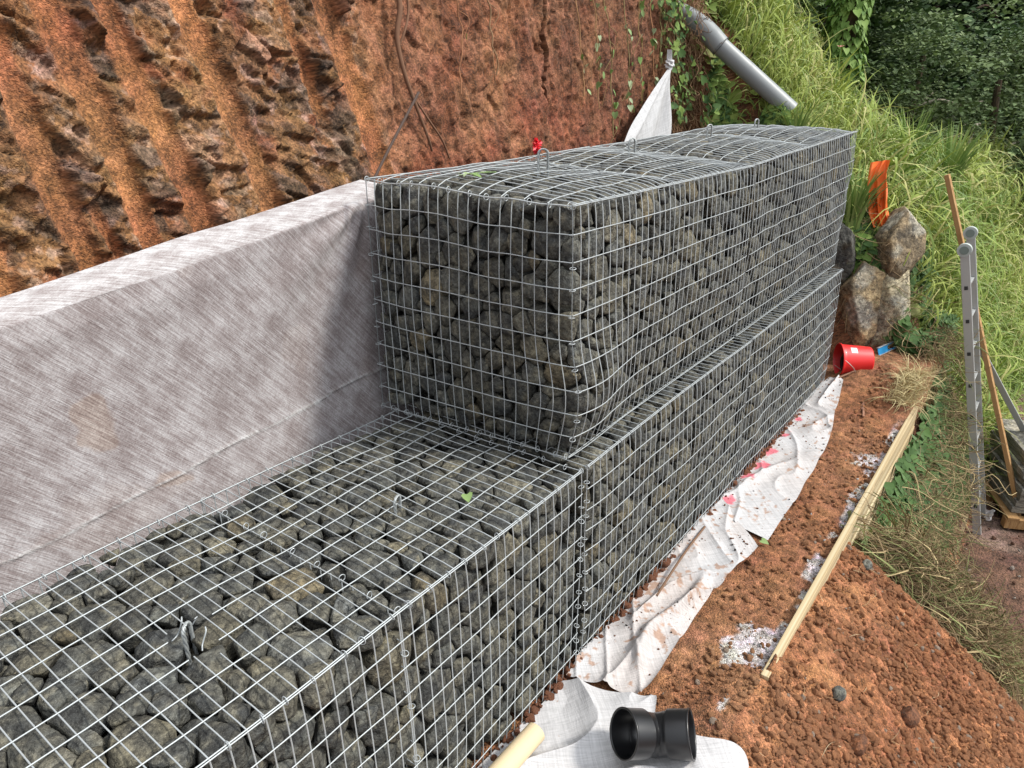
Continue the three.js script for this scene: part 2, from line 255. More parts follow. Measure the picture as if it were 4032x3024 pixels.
// ------------------------------------------------------------------ gabions
const icos = {};
function ico(d) { // welded icosphere directions + faces
  if (icos[d]) return icos[d];
  const g = new THREE.IcosahedronGeometry(1, d), p = g.attributes.position, key = new Map(), dirs = [], f = [];
  for (let i = 0; i < p.count; i++) { const k = [p.getX(i), p.getY(i), p.getZ(i)].map((x) => Math.round(x * 1e4)).join(); if (!key.has(k)) { key.set(k, dirs.length); dirs.push([p.getX(i), p.getY(i), p.getZ(i)]); } f.push(key.get(k)); }
  return icos[d] = { dirs, f };
}
const STONE_TONES = [[0.165, 0.168, 0.160], [0.145, 0.152, 0.150], [0.200, 0.192, 0.165], [0.120, 0.124, 0.124], [0.235, 0.215, 0.165], [0.180, 0.178, 0.165], [0.27, 0.225, 0.150], [0.155, 0.165, 0.175]];
// a stone from a set of planes round its seed: radial sampling, edges a little rounded, chips and grain from noise
function stoneInto(G, seed, planes, R, detail, rnd, map, origin, tone) {
  const { dirs, f } = ico(detail), n = dirs.length, P = new Array(n), C = new Array(n), o1 = rnd() * 50, o2 = rnd() * 50, o3 = rnd() * 50, pw = 26 + rnd() * 24;
  const dusty = [0.36, 0.33, 0.26], dark = [tone[0] * 0.62, tone[1] * 0.62, tone[2] * 0.62];
  for (let k = 0; k < n; k++) {
    const [x, y, z] = dirs[k]; let s = 0;
    for (const q of planes) { const c = (q[0] * x + q[1] * y + q[2] * z) / q[3]; if (c > 0) s += Math.pow(c * R, pw); }
    let r = R / Math.pow(s + 1e-9, 1 / pw);
    const nz = noise(x * 1.9 + o1, y * 1.9 + o2, z * 1.9 + o3), nf = noise(x * 5.3 + o2, y * 5.3 + o3, z * 5.3 + o1), ng = noise(x * 12 + o3, y * 12 + o1, z * 12 + o2);
    r *= 1 - 0.035 * (1 + nz) - 0.028 * (1 + nf) - 0.013 * (1 + ng); r = Math.min(r, R);
    P[k] = map(seed[0] + x * r, seed[1] + y * r, seed[2] + z * r);
    const d = clamp(0.5 + 1.5 * fbm(x * 1.6 + o3, y * 1.6 + o1, z * 1.6 + o2, 3)), e = clamp(-0.2 + 1.6 * nf * nf);
    let c = mix3(tone, dusty, d * d * 0.55); c = mix3(c, dark, e * 0.7); C[k] = c;
  }
  const vm = new Map(); // box-projected uv: one copy of a vertex per dominant axis
  for (let k = 0; k < f.length; k += 3) {
    const a = P[f[k]], b = P[f[k + 1]], c = P[f[k + 2]];
    const nx = Math.abs((b[1] - a[1]) * (c[2] - a[2]) - (b[2] - a[2]) * (c[1] - a[1])), ny = Math.abs((b[2] - a[2]) * (c[0] - a[0]) - (b[0] - a[0]) * (c[2] - a[2])), nz = Math.abs((b[0] - a[0]) * (c[1] - a[1]) - (b[1] - a[1]) * (c[0] - a[0]));
    const ax = nx > ny && nx > nz ? 0 : ny > nz ? 1 : 2, id = [];
    for (let m = 0; m < 3; m++) {
      const vi = f[k + m], key = vi * 3 + ax; let w = vm.get(key);
      if (w === undefined) { const p = P[vi]; w = G.v(p[0] - origin[0], p[1] - origin[1], p[2] - origin[2], C[vi], (ax === 0 ? p[2] : p[0]) + o1, (ax === 1 ? p[2] : p[1]) + o2); vm.set(key, w); }
      id.push(w);
    }
    G.t(id[0], id[1], id[2]);
  }
}
// normals: smooth over welded positions though uv copies exist
function weldNormals(G) {
  const g = G.geo(), p = G.p, nA = g.attributes.normal.array, map = new Map();
  for (let i = 0; i < G.n; i++) { const k = Math.round(p[i * 3] * 2e4) + '_' + Math.round(p[i * 3 + 1] * 2e4) + '_' + Math.round(p[i * 3 + 2] * 2e4); const a = map.get(k); if (a) a.push(i); else map.set(k, [i]); }
  for (const a of map.values()) if (a.length > 1) { let x = 0, y = 0, z = 0; for (const i of a) { x += nA[i * 3]; y += nA[i * 3 + 1]; z += nA[i * 3 + 2]; } const l = Math.hypot(x, y, z) || 1; for (const i of a) { nA[i * 3] = x / l; nA[i * 3 + 1] = y / l; nA[i * 3 + 2] = z / l; } }
  return g;
}
const camP = camera.position;
const ringGeo = new THREE.TorusGeometry(0.0115, 0.0016, 5, 12);
const WR = 0.0021;
function gabion(o) {
  const { x0, x1, y0, y1, z0, z1, faces, warp, seed, label } = o, rnd = RNG(seed);   // z0 near, z1 far (z1 < z0)
  const base = [(x0 + x1) / 2, y0, (z0 + z1) / 2];
  const G0 = thing('gabion', label, 'gabion', base, 0, 'wire gabions of the retaining wall');
  const top = faces.includes('top'), right = faces.includes('right'), front = faces.includes('front');
  // --- stones: seeds thrown large to small in the outer shell
  const seeds = [], cell = 0.16, grid = new Map(), gk = (x, y, z) => Math.floor(x / cell) + ',' + Math.floor(y / cell) + ',' + Math.floor(z / cell);
  const near = (x, y, z, f) => { const a = Math.floor(x / cell), b = Math.floor(y / cell), c = Math.floor(z / cell); for (let i = -2; i <= 2; i++) for (let j = -2; j <= 2; j++) for (let k = -2; k <= 2; k++) { const l = grid.get((a + i) + ',' + (b + j) + ',' + (c + k)); if (l) for (const s of l) if (f(s) === false) return false; } return true; };
  const faceDist = (x, y, z) => { let d = 9; if (top && (o.topFrom === undefined || x > o.topFrom || z > -0.3)) d = Math.min(d, y1 - y); if (right) d = Math.min(d, x1 - x); if (front) d = Math.min(d, z0 - z); return d; };
  const void_ = o.hollow || [];
  for (const [r, tries] of [[0.074, 700], [0.062, 3000], [0.052, 9000], [0.043, 16000], [0.034, 18000], [0.026, 12000]]) for (let k = 0; k < tries * (o.density || 1); k++) {
    const x = mix(x0 + 0.02, x1 - 0.02, rnd()), y = mix(y0 + 0.02, y1 - 0.02, rnd()), z = mix(z1 + 0.02, z0 - 0.02, rnd()), rr = r * (0.9 + 0.2 * rnd()) * (o.size || 1), d = faceDist(x, y, z);
    if (d > 0.24 || d < rr * 0.55) continue;
    if (void_.some((h) => Math.hypot(x - h[0], y - h[1], z - h[2]) < h[3])) continue;
    if (!near(x, y, z, (s) => { const q = Math.hypot(s.x - x, s.y - y, s.z - z); return q > 0.86 * (s.r + rr); })) continue;
    const s = { x, y, z, r: rr, d }; seeds.push(s); const key = gk(x, y, z); grid.has(key) ? grid.get(key).push(s) : grid.set(key, [s]);
  }
  const outer = [], inner = [];
  for (const s of seeds) {
    const pl = [], R = s.r * 1.75; let blocked = 0;
    near(s.x, s.y, s.z, (q) => { if (q === s) return true; const dx = q.x - s.x, dy = q.y - s.y, dz = q.z - s.z, d = Math.hypot(dx, dy, dz); if (d > 0.34) return true; const t = (d * d + s.r * s.r - q.r * q.r) / (2 * d); pl.push([dx / d, dy / d, dz / d, Math.max(0.018, t * (0.985 + 0.09 * rnd()))]); return true; });
    const jig = () => 0.007 + rnd() * rnd() * 0.016;
    for (const [n, d0] of [[[1, 0, 0], x1 - s.x], [[-1, 0, 0], s.x - x0], [[0, 1, 0], y1 - s.y], [[0, -1, 0], s.y - y0], [[0, 0, 1], z0 - s.z], [[0, 0, -1], s.z - z1]]) { // no stone passes the mesh: three tilted faces meet in a blunt point below it
      const d = Math.max(0.018, d0 - jig()); if (d > R * 1.1) continue; const u = n[0] ? [0, 1, 0] : [1, 0, 0], w = [n[1] * u[2] - n[2] * u[1], n[2] * u[0] - n[0] * u[2], n[0] * u[1] - n[1] * u[0]], a0 = rnd() * 6.283;
      for (let k = 0; k < 3; k++) { const th = 0.06 + 0.5 * rnd() * rnd() + (k === 0 ? 0 : 0.1 * rnd()), az = a0 + k * 2.094, st = Math.sin(th), ct = Math.cos(th), ca = Math.cos(az), sa = Math.sin(az); pl.push([n[0] * ct + (u[0] * ca + w[0] * sa) * st, n[1] * ct + (u[1] * ca + w[1] * sa) * st, n[2] * ct + (u[2] * ca + w[2] * sa) * st, d * ct]); }
    }
    for (let k = 0; k < 5; k++) { const u = rnd() * 2 - 1, a = rnd() * 6.283, w = Math.sqrt(1 - u * u); pl.push([w * Math.cos(a), u, w * Math.sin(a), R * (0.42 + 0.40 * rnd())]); }
    s.pl = pl; s.R = R; s.dist = Math.hypot(s.x - camP.x, s.y - camP.y, s.z - camP.z);
    (s.d < s.r * 1.75 ? outer : inner).push(s);
  }
  outer.sort((a, b) => b.r / b.dist - a.r / a.dist);
  const rest = new GB();
  outer.forEach((s, k) => {
    const tone = STONE_TONES[Math.floor(rnd() * rnd() * 1.25 * STONE_TONES.length) % STONE_TONES.length], v = 0.72 + 0.95 * rnd() * rnd() + 0.15 * rnd(), tn = tone.map((c) => c * v), px = s.R * 2 / s.dist * 730;
    const det = px > 52 ? 9 : px > 36 ? 7 : px > 24 ? 5 : 4;
    const wp = warp(s.x, s.y, s.z);
    if (k < 300) { const G = new GB(); stoneInto(G, [s.x, s.y, s.z], s.pl, s.R, det, rnd, warp, wp, tn); const m = mesh('stone', weldNormals(G), M.stone, G0); m.position.set(wp[0] - base[0], wp[1] - base[1], wp[2] - base[2]); } else stoneInto(rest, [s.x, s.y, s.z], s.pl, s.R, 3, rnd, warp, base, tn);
  });
  for (const s of inner) { const tone = STONE_TONES[Math.floor(rnd() * 4)]; stoneInto(rest, [s.x, s.y, s.z], s.pl, s.R, 2, rnd, warp, base, tone.map((c) => c * 1.1)); }
  kind(mesh('packed_stones', weldNormals(rest), M.stone, G0), 'stuff');
  // --- welded wire panels, 50 x 100 mm
  const at = (p) => { const q = warp(p[0], p[1], p[2]); return V(q[0] - base[0], q[1] - base[1], q[2] - base[2]); };
  const cuts = o.cuts || [];
  const line = (G, a, b, off, r = WR) => { const L = Math.hypot(b[0] - a[0], b[1] - a[1], b[2] - a[2]), n = Math.max(6, Math.ceil(L / 0.045)); let run = []; const flush = () => { if (run.length > 1) G.tube(run, r, 5); run = []; }; for (let k = 0; k <= n; k++) { const t = k / n, p = [mix(a[0], b[0], t), mix(a[1], b[1], t), mix(a[2], b[2], t)]; if (cuts.some((c) => Math.hypot(p[0] - c[0], p[1] - c[1], p[2] - c[2]) < c[3])) { flush(); continue; } const w = at(p); w.x += off[0]; w.y += off[1]; w.z += off[2]; run.push(w); } flush(); };
  const steps = (a, b, s) => { const n = Math.round(Math.abs(b - a) / s), r = []; for (let k = 0; k <= n; k++) r.push(mix(a, b, k / n)); return r; };
  const panel = (name, U, W, P, nrm) => { // U: values for wires running along W's axis
    const G = new GB(), o1 = nrm.map((c) => c * WR * 1.9), o0 = [0, 0, 0];
    for (const u of U) line(G, P(u, W[0]), P(u, W[W.length - 1]), o0);
    for (const w of W) line(G, P(U[0], w), P(U[U.length - 1], w), o1);
    return mesh(name, G.geo(), M.wire, G0);
  };
  const X5 = steps(x0, x1, 0.05), X10 = steps(x0, x1, 0.1), Y10 = steps(y0, y1, 0.1), Z5 = steps(z0, z1, 0.05);
  const P = {};
  if (top) P.top = panel('top_wire_panel', Z5, X10, (z, x) => [x, y1, z], [0, 1, 0]);
  if (right) P.right = panel('side_wire_panel', Z5, Y10, (z, y) => [x1, y, z], [1, 0, 0]);
  if (front) P.front = panel('end_wire_panel', X5, Y10, (x, y) => [x, y, z0], [0, 0, 1]);
  if (o.left) P.left = panel('side_wire_panel', Z5, Y10, (z, y) => [x0, y, z], [-1, 0, 0]);
  if (o.near) P.near = panel('end_wire_panel', X5, Y10, (x, y) => [x, y, z0 - 0.002], [0, 0, 1]);
  if (o.mid !== undefined) P.mid = panel('inner_wire_panel', X5, Y10, (x, y) => [x, y - 0.006, o.mid], [0, 0, 1]);
  // --- clip rings along the laced edges, small spacer ties on the faces
  const ring = (p, dir, parent) => { const w = at(p), m = mesh('clip_ring', ringGeo, M.wire, parent); m.position.copy(w); m.position.x += (rnd() - 0.5) * 0.004; m.position.y += (rnd() - 0.5) * 0.004; m.quaternion.setFromUnitVectors(V(0, 0, 1), V(...dir).add(V(rnd() - 0.5, rnd() - 0.5, rnd() - 0.5).multiplyScalar(0.5)).normalize()); };
  const along = (a, b, s, dir, parent) => { const L = Math.hypot(b[0] - a[0], b[1] - a[1], b[2] - a[2]), n = Math.round(L / s); for (let k = 0; k <= n; k++) { const t = clamp((k + 0.35 * (rnd() - 0.5)) / n); ring([mix(a[0], b[0], t), mix(a[1], b[1], t), mix(a[2], b[2], t)], dir, parent); } };
  for (const [a, b, s, dir, w] of (o.rings || [])) along(a, b, s, dir, P[w]);
  // --- twisted steel lifting loops
  for (const [lx, ly, lz, h, turn] of (o.loops || [])) {
    const G = new GB(), c = at([lx, y1, lz]); const N = 46;
    for (const ph of [0, 2.094, 4.189]) { const pts = []; for (let k = 0; k <= N; k++) { const t = k / N, an = Math.PI * (t - 0.5) * 1.0; const w = 0.020; let px, py; if (t < 0.36) { px = -w; py = mix(-0.13, h - w, t / 0.36); } else if (t > 0.64) { px = w; py = mix(h - w, -0.13, (t - 0.64) / 0.36); } else { const q = (t - 0.36) / 0.28 * Math.PI; px = -w * Math.cos(q); py = h - w + w * Math.sin(q); } const tw = t * 46 + ph; px += Math.cos(tw) * 0.0030; const pz = Math.sin(tw) * 0.0030; pts.push(V(c.x + px * Math.cos(turn) + pz * Math.sin(turn), c.y + ly + py, c.z - px * Math.sin(turn) + pz * Math.cos(turn))); void an; } G.tube(pts, 0.0034, 5); }
    mesh('lifting_loop', G.geo(), M.cable, G0);
  }
  return { group: G0, at, base, P };
}
// the shape each basket has settled into
const hump = (t, e = 1) => Math.pow(clamp(4 * t * (1 - t)), e);
const mkWarp = (b, o) => (x, y, z) => {
  const fx = (x - b[0]) / (b[1] - b[0]), fy = (y - b[2]) / (b[3] - b[2]), fz = (z - b[4]) / (b[5] - b[4]); // fz 0 near .. 1 far
  const wx = sst(0.5, 1, fx), wy = sst(0.4, 1, fy), wz = sst(0.5, 1, 1 - fz) , ex = hump(clamp(fx), 0.6), ey = hump(clamp(fy), 0.6), ez = hump(clamp(fz), 0.5);
  let dx = 0, dy = 0, dz = 0;
  dx += wx * ey * (o.side * (0.5 + 0.5 * ez) + o.wob * (noise(z * 3.1 + o.s, y * 3.3, 7.7 + o.s) + 0.6 * noise(z * 7.3, y * 6.1 + o.s, 3.3)));
  dy += wy * ex * (o.dome * hump(clamp(fz * o.n % 1), 0.5) + o.tw * (noise(x * 3.7 + o.s, z * 3.1, 1.7) + 0.6 * noise(x * 8, z * 7 + o.s, 5.1)));
  if (o.end) dz += wz * ex * ey * (o.end + 0.012 * noise(x * 4 + o.s, y * 4, 9.2));
  // slack of the edges themselves
  dy += wy * 0.006 * noise(z * 2.3 + o.s, x * 1.7, 4.4); dx += wx * 0.005 * noise(z * 2.1, y * 2.7 + o.s, 8.4) - 0.004;
  if (o.extra) { const e = o.extra(x, y, z, fx, fy, fz); dx += e[0]; dy += e[1]; dz += e[2]; }
  return [x + dx, y + dy, z + dz];
};
const D = 0.0874;
{
  const b = [-1, 0, 1.015, 2.0, 0, -1.762];
  gabion({ x0: b[0], x1: b[1], y0: b[2], y1: b[3], z0: b[4], z1: b[5], faces: ['top', 'right', 'front'], seed: 11, left: true,
    label: 'nearer of the two upper gabions, its dark stone end face towards the viewer',
    warp: mkWarp(b, { side: 0.022, wob: 0.007, dome: 0.040, tw: 0.014, end: 0.022, s: 3.1, n: 2, extra: (x, y, z, fx, fy, fz) => {
      const bump = Math.exp(-Math.pow((z + 0.13) / 0.24, 2) - Math.pow((y - 1.24) / 0.2, 2)) * sst(0.45, 1, fx);
      const fr = sst(0.5, 1, 1 - fz), lo = 1 - fy;
      return [0.058 * bump - 0.022 * (1 - fx) * fy * fr, 0.016 * (1 - fx) * fy * fr - 0.034 * fz * fx * fy - 0.028 * (1 - fx) * lo * fr + 0.02 * fx * lo * fr * 0.5, 0.03 * (1 - fx) * lo * fr];
    } }),
    rings: [[[-1, 2, 0], [0, 2, 0], 0.095, [1, 0, 0], 'top'], [[0, 2, 0], [0, 2, -1.76], 0.1, [0, 0, 1], 'top'], [[0, 1.1, 0], [0, 1.9, 0], 0.1, [0, 1, 0], 'front'], [[-1, 1.1, 0], [-1, 1.9, 0], 0.1, [0, 1, 0], 'front'], [[-1, 1.015, 0], [0, 1.015, 0], 0.07, [1, 0, 0], 'front']],
    loops: [[-0.46, 0, -0.5, 0.085, 0.55], [-0.54, 0, -1.43, 0.075, 1.15]] });
}
{
  const b = [-1, 0, 1.01, 2.0, -1.80, -3.85];
  gabion({ x0: b[0], x1: b[1], y0: b[2], y1: b[3], z0: b[4], z1: b[5], faces: ['top', 'right'], seed: 23,
    label: 'far upper gabion on the wall, its end reaching the grassy slope',
    warp: mkWarp(b, { side: 0.02, wob: 0.014, dome: 0.042, tw: 0.014, s: 8.3, n: 2, extra: (x, y, z, fx, fy, fz) => [0, -0.034 * (1 - fz) * fx * fy, 0] }),
    rings: [[[0, 2, -1.8], [0, 2, -3.85], 0.1, [0, 0, 1], 'top']],
    loops: [[-0.52, 0, -2.39, 0.075, 1.2], [-0.55, 0, -3.3, 0.06, 1.3]] });
}
{
  const b = [-1 + D, D, 0, 1.0, 2.02, 0.018], hole = [-0.29, 1.0, 1.44];
  const g = gabion({ x0: b[0], x1: b[1], y0: b[2], y1: b[3], z0: b[4], z1: b[5], faces: ['top', 'right'], seed: 37, size: 1.1, left: true, mid: 1.012,
    label: 'nearest lower gabion, its open wire top filling the foreground',
    hollow: [[hole[0], 0.98, hole[2], 0.085]], cuts: [[hole[0] + 0.02, 1.0, hole[2] - 0.005, 0.062]],
    warp: mkWarp(b, { side: 0.016, wob: 0.007, dome: 0.012, tw: 0.010, s: 15.7, n: 2, extra: (x, y, z, fx, fy) => [0, -0.02 * sst(1.2, 0.1, z) * (1 - fx) * fy, 0] }),
    rings: [[[D, 1, 2.0], [D, 1, 0.02], 0.085, [0, 0, 1], 'top'], [[D - 1, 1, 2.0], [D - 1, 1, 0.02], 0.12, [0, 0, 1], 'top'], [[D - 1, 1, 1.012], [D, 1, 1.012], 0.12, [1, 0, 0], 'mid'], [[D - 1, 1, 0.02], [D, 1, 0.02], 0.09, [1, 0, 0], 'top'], [[D, 0.15, 1.012], [D, 0.85, 1.012], 0.22, [0, 1, 0], 'right'], [[D, 0.08, 0.02], [D, 0.93, 0.02], 0.085, [0, 1, 0], 'right']],
    loops: [[-0.3, -0.015, 0.63, 0.06, 1.9], [hole[0], -0.07, hole[2], 0.115, 2.2]] });
  // bent-up ends of the wires cut round the near loop
  for (const pts of [[[-0.33, 1.004, 1.47], [-0.335, 1.008, 1.45], [-0.325, 1.05, 1.435], [-0.335, 1.056, 1.428]], [[-0.345, 1.004, 1.40], [-0.33, 1.01, 1.415], [-0.305, 1.052, 1.40], [-0.30, 1.055, 1.41]], [[-0.23, 1.004, 1.44], [-0.245, 1.008, 1.43], [-0.25, 1.04, 1.41], [-0.26, 1.045, 1.405]]]) {
    const G = new GB().tube(spline(pts.map((p) => V(p[0] - g.base[0], p[1] - g.base[1], p[2] - g.base[2])), 14), WR, 5); mesh('bent_wire_end', G.geo(), M.wire, g.group);
  }
}
{
  const b = [-1 + D, D, 0, 1.0, -0.02, -1.805];
  gabion({ x0: b[0], x1: b[1], y0: b[2], y1: b[3], z0: b[4], z1: b[5], faces: ['top', 'right'], topFrom: -0.12, seed: 41,
    label: 'middle lower gabion, right below the nearer upper basket',
    warp: mkWarp(b, { side: 0.02, wob: 0.010, dome: 0.0, tw: 0.004, s: 22.9, n: 1 }),
    rings: [[[D, 1, -0.02], [D, 1, -1.8], 0.09, [0, 0, 1], 'top'], [[D, 0.08, -0.02], [D, 0.93, -0.02], 0.085, [0, 1, 0], 'right']] });
}
{
  const b = [-1 + D, D, 0, 1.0, -1.83, -3.75];
  gabion({ x0: b[0], x1: b[1], y0: b[2], y1: b[3], z0: b[4], z1: b[5], faces: ['top', 'right'], topFrom: -0.12, seed: 53,
    label: 'farthest lower gabion, next to the red bucket',
    warp: mkWarp(b, { side: 0.02, wob: 0.014, dome: 0.0, tw: 0.004, s: 31.3, n: 1 }),
    rings: [[[D, 1, -1.83], [D, 1, -3.75], 0.1, [0, 0, 1], 'top']] });
}
// ------------------------------------------------------------------ geotextile
{ // the big sheet hung between bank and wall: folded back at the top, hanging to behind the lower gabion
  const topL = [[2.6, 1.65], [1.36, 1.80], [0.72, 1.882], [-0.14, 1.985], [-0.35, 1.93]], foldL = [[2.6, 1.60], [1.41, 1.735], [0.8, 1.79], [-0.08, 1.915], [-0.35, 1.86]];
  const lerpL = (L, z) => { for (let k = 0; k < L.length - 1; k++) if (z <= L[k][0] && z >= L[k + 1][0]) { const t = (L[k][0] - z) / (L[k][0] - L[k + 1][0]); return mix(L[k][1], L[k + 1][1], t); } return L[L.length - 1][1]; };
  const crease = (z) => 1.01 + 0.115 * clamp((1.37 - z) / 1.32) + 0.006 * noise(z * 9, 3);
  const G = sheet(420, 190, (u, v) => {
    const z = mix(2.6, -0.35, u), yt = lerpL(topL, z), yf = lerpL(foldL, z), yb = 0.35; let x, y, nrm = 0;
    const tuck = sst(0.25, -0.15, z);
    if (v < 0.10) { const t = v / 0.10, e = sm(t); x = mix(-1.215, -1.115, t) + 0.012 * Math.sin(t * Math.PI); y = mix(yt, yf, t) + 0.006 * Math.sin(t * Math.PI) + 0.004 * noise(z * 4, t * 2, 3); void e; }
    else { const t = (v - 0.10) / 0.90; y = mix(yf, yb, t); x = -1.105 + 0.10 * t - 0.035 * Math.sin(t * Math.PI) + 0.016 * noise(z * 1.4, y * 1.6, 4) + 0.006 * noise(z * 4 + y * 2, y * 3, 6); if (t < 0.05) x -= 0.01 * (1 - t / 0.05);
      const dc = y - crease(z); x += dc < 0 ? 0 : 0.0045 * Math.exp(-dc * 3.5); x += 0.004 * Math.exp(-(dc * dc) / 0.00004);
      // pull folds fanning from the basket corner
      const dz = z + 0.05, dy = y - 1.93, r = Math.hypot(dz, dy), a = Math.atan2(-dy, Math.max(0.001, dz)); x += 0.012 * Math.sin(a * 13) * Math.exp(-r * 1.7) * sst(0.02, 0.2, r);
      x += 0.05 * tuck * (1 - t) * 0.4; }
    const stain = sst(0.34, 0.42, fbm(z * 5, y * 5, 71, 3)) * (Math.hypot(z - 0.95, y - 1.35) < 0.35 ? 1 : 0.25);
    let c = mix3([0.50, 0.475, 0.48], [0.44, 0.31, 0.22], 0.4 * stain); if (Math.abs(y - crease(z)) < 0.005 && v > 0.1) c = [0.78, 0.78, 0.78];
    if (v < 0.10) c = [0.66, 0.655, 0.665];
    return { p: [x, y, z], c, uv: [-z, v < 0.1 ? yf + (0.1 - v) * 3 : y] };
  });
  tag(mesh('geotextile_sheet', G.geo(), M.fabric), 'large grey white geotextile sheet hung between the soil bank and the lower gabion', 'geotextile');
}
{ // the knotted cloth tied to the roots at the corner of the bank
  const g = thing('knotted_cloth', 'white geotextile tied in a knot, hanging from roots at the bank corner', 'cloth', [-1.70, 2.46, -4.0]);
  const G = sheet(70, 60, (u, v) => {
    const s = Math.pow(v, 0.9), w = mix(0.025, 1, s); const z = 0.0 + mix(1.12 * Math.pow(v, 0.95), -0.05 * v, u) , y = -0.02 - 0.78 * v + 0.06 * v * (1 - u);
    const fold = Math.sin(u * 17 + 2 * noise(u * 3, v * 2)) * 0.045 * w * (0.4 + 0.6 * Math.sin(v * 2.4)) + 0.03 * Math.sin(u * 6.5 + 1) * w;
    return { p: [0.10 + 0.05 * v + fold + 0.03 * Math.sin(u * Math.PI), y, z], c: [0.66, 0.66, 0.67], uv: [u * w, v * 0.8] };
  });
  mesh('hanging_cloth', G.geo(), M.cloth, g);
  const K = new GB(); { const { dirs, f } = ico(7); const id = dirs.map(([x, y, z]) => { const r = 0.036 * (1 + 0.28 * noise(x * 3 + 2, y * 3, z * 3) + 0.12 * Math.sin(y * 9 + x * 4)); return K.v(0.10 + x * r, 0.0 + y * r * 1.15, z * r, [0.8, 0.8, 0.81], x, y); }); for (let k = 0; k < f.length; k += 3) K.t(id[f[k]], id[f[k + 1]], id[f[k + 2]]); }
  mesh('knot', K.geo(), M.cloth, g);
  mesh('loose_tail', sheet(8, 10, (u, v) => ({ p: [0.10 + 0.02 * Math.sin(u * 5), 0.03 + 0.085 * v, mix(-0.016, 0.016, u) * (1 - 0.7 * v) + 0.012 * v], c: [0.82, 0.82, 0.83], uv: [u * 0.1, v * 0.1] })).geo(), M.cloth, g);
}
const polyAt = (L, t) => { const k = Math.min(L.length - 2, Math.floor(t * (L.length - 1))), f = t * (L.length - 1) - k; return [mix(L[k][0], L[k + 1][0], f), mix(L[k][1], L[k + 1][1], f)]; };
const smoothPoly = (L, n) => { const c = new THREE.CatmullRomCurve3(L.map(([a, b]) => V(a, 0, b))).getPoints(n); return c.map((p) => [p.x, p.z]); };
const strips = [];
function strip(name, label, A, B, nu, nv, o) { // A inner edge (under the wall), B outer edge, lists of [x,z]
  const a = smoothPoly(A, 60), b = smoothPoly(B, 60);
  const fn = (u, v) => {
    const p = polyAt(a, v), q = polyAt(b, v), x = mix(p[0], q[0], u) + 0.010 * noise(v * 9, u * 3, o.s), z = mix(p[1], q[1], u) + 0.012 * noise(v * 8, u * 2, o.s + 3);
    const wr = fbm(x * 5 + z * 2, z * 4, o.s, 3), wx = 0.35 * noise(x * 3, z * 3, o.s + 4), fd = 1 - Math.abs(noise(x * o.fx + z * 1.2 + wx, z * o.fz + wx, o.s + 1)), sharp = 1 - Math.abs(noise(x * 7 - z * 3.4 + wx * 2, z * 1.4 + x * 0.6 + wx, o.s + 6));
    const up = o.amp * (Math.pow(fd, 4) * 1.1 + 0.45 * wr + 0.5 * Math.pow(sharp, 7)) + (o.lift ? o.lift(x, z, u, v) : 0);
    const y = Math.max(0.004, 0.012 + 0.012 + Math.max(0, up)) + groundY(x, z) ;
    return { x, y, z };
  };
  const G = sheet(nu, nv, (u, v) => {
    const { x, y, z } = fn(u, v), n = fbm(x * 9, z * 9, o.s + 9, 4), dirt = sst(0.16, 0.26, n * 0.45 + 0.75 * fbm(x * 42, z * 42, o.s, 3) + o.dirt) , dust = clamp(0.35 + 1.2 * fbm(x * 3, z * 3, o.s + 2, 3));
    let c = mix3([0.63, 0.62, 0.625], [0.56, 0.44, 0.37], dust * 0.55 * o.dust); c = mix3(c, [0.42, 0.22, 0.12], dirt * 0.7);
    if (o.paint) { const k = o.paint(x, z); if (k > 0) c = mix3(c, [0.80, 0.10, 0.16], k); }
    return { p: [x, y, z], c, uv: [x * 1, z * 1] };
  });
  strips.push(fn);
  return tag(mesh(name, G.geo(), M.cloth), label, 'geotextile', 'geotextile strips at the foot of the wall');
}
const pinkSpots = [[0.13, -1.66, 0.03], [0.125, -1.98, 0.035], [0.14, -2.18, 0.045], [0.125, -2.42, 0.04], [0.12, -2.72, 0.03], [0.12, -3.02, 0.025]];
strip('geotextile_strip', 'long far geotextile strip with pink paint spots, leading to the red bucket', [[0.085, -1.50], [0.085, -2.1], [0.085, -2.8], [0.085, -3.4], [0.10, -3.86]], [[0.45, -1.38], [0.45, -1.95], [0.42, -2.5], [0.34, -3.15], [0.23, -3.74]], 60, 220, { s: 4, amp: 0.030, fx: 5, fz: 1.3, dirt: -0.12, dust: 0.4, paint: (x, z) => { let k = 0; for (const [a, b, r] of pinkSpots) k = Math.max(k, 0.8 * sst(1.25, 0.8, Math.hypot(x - a, (z - b) * 0.7) / r + 0.6 * noise(x * 40, z * 40))); return k; } });
strip('geotextile_strip', 'middle geotextile strip dusted with orange soil, a rusty rod lying on it', [[0.085, 0.10], [0.085, -0.3], [0.085, -0.8], [0.085, -1.3], [0.10, -1.62]], [[0.41, 0.02], [0.41, -0.3], [0.395, -0.66], [0.40, -1.0], [0.44, -1.28]], 70, 220, { s: 14, amp: 0.034, fx: 6, fz: 1.6, dirt: -0.08, dust: 0.9, lift: (x, z, u, v) => 0.05 * Math.exp(-Math.pow((x - 0.30 + 0.03 * noise(z * 3)) / 0.03, 2)) * sst(0.0, -0.2, z) * sst(-1.0, -0.7, z) });
strip('crumpled_geotextile', 'crumpled clean white geotextile under the black pipe elbow', [[0.085, 0.14], [0.08, 0.45], [0.08, 0.8], [0.08, 1.2], [0.08, 1.6]], [[0.47, 0.02], [0.56, 0.12], [0.86, 0.06], [0.90, 0.35], [0.7, 1.2]], 150, 260, { s: 24, amp: 0.045, fx: 4.5, fz: 3.0, dirt: -0.35, dust: 0.06 });
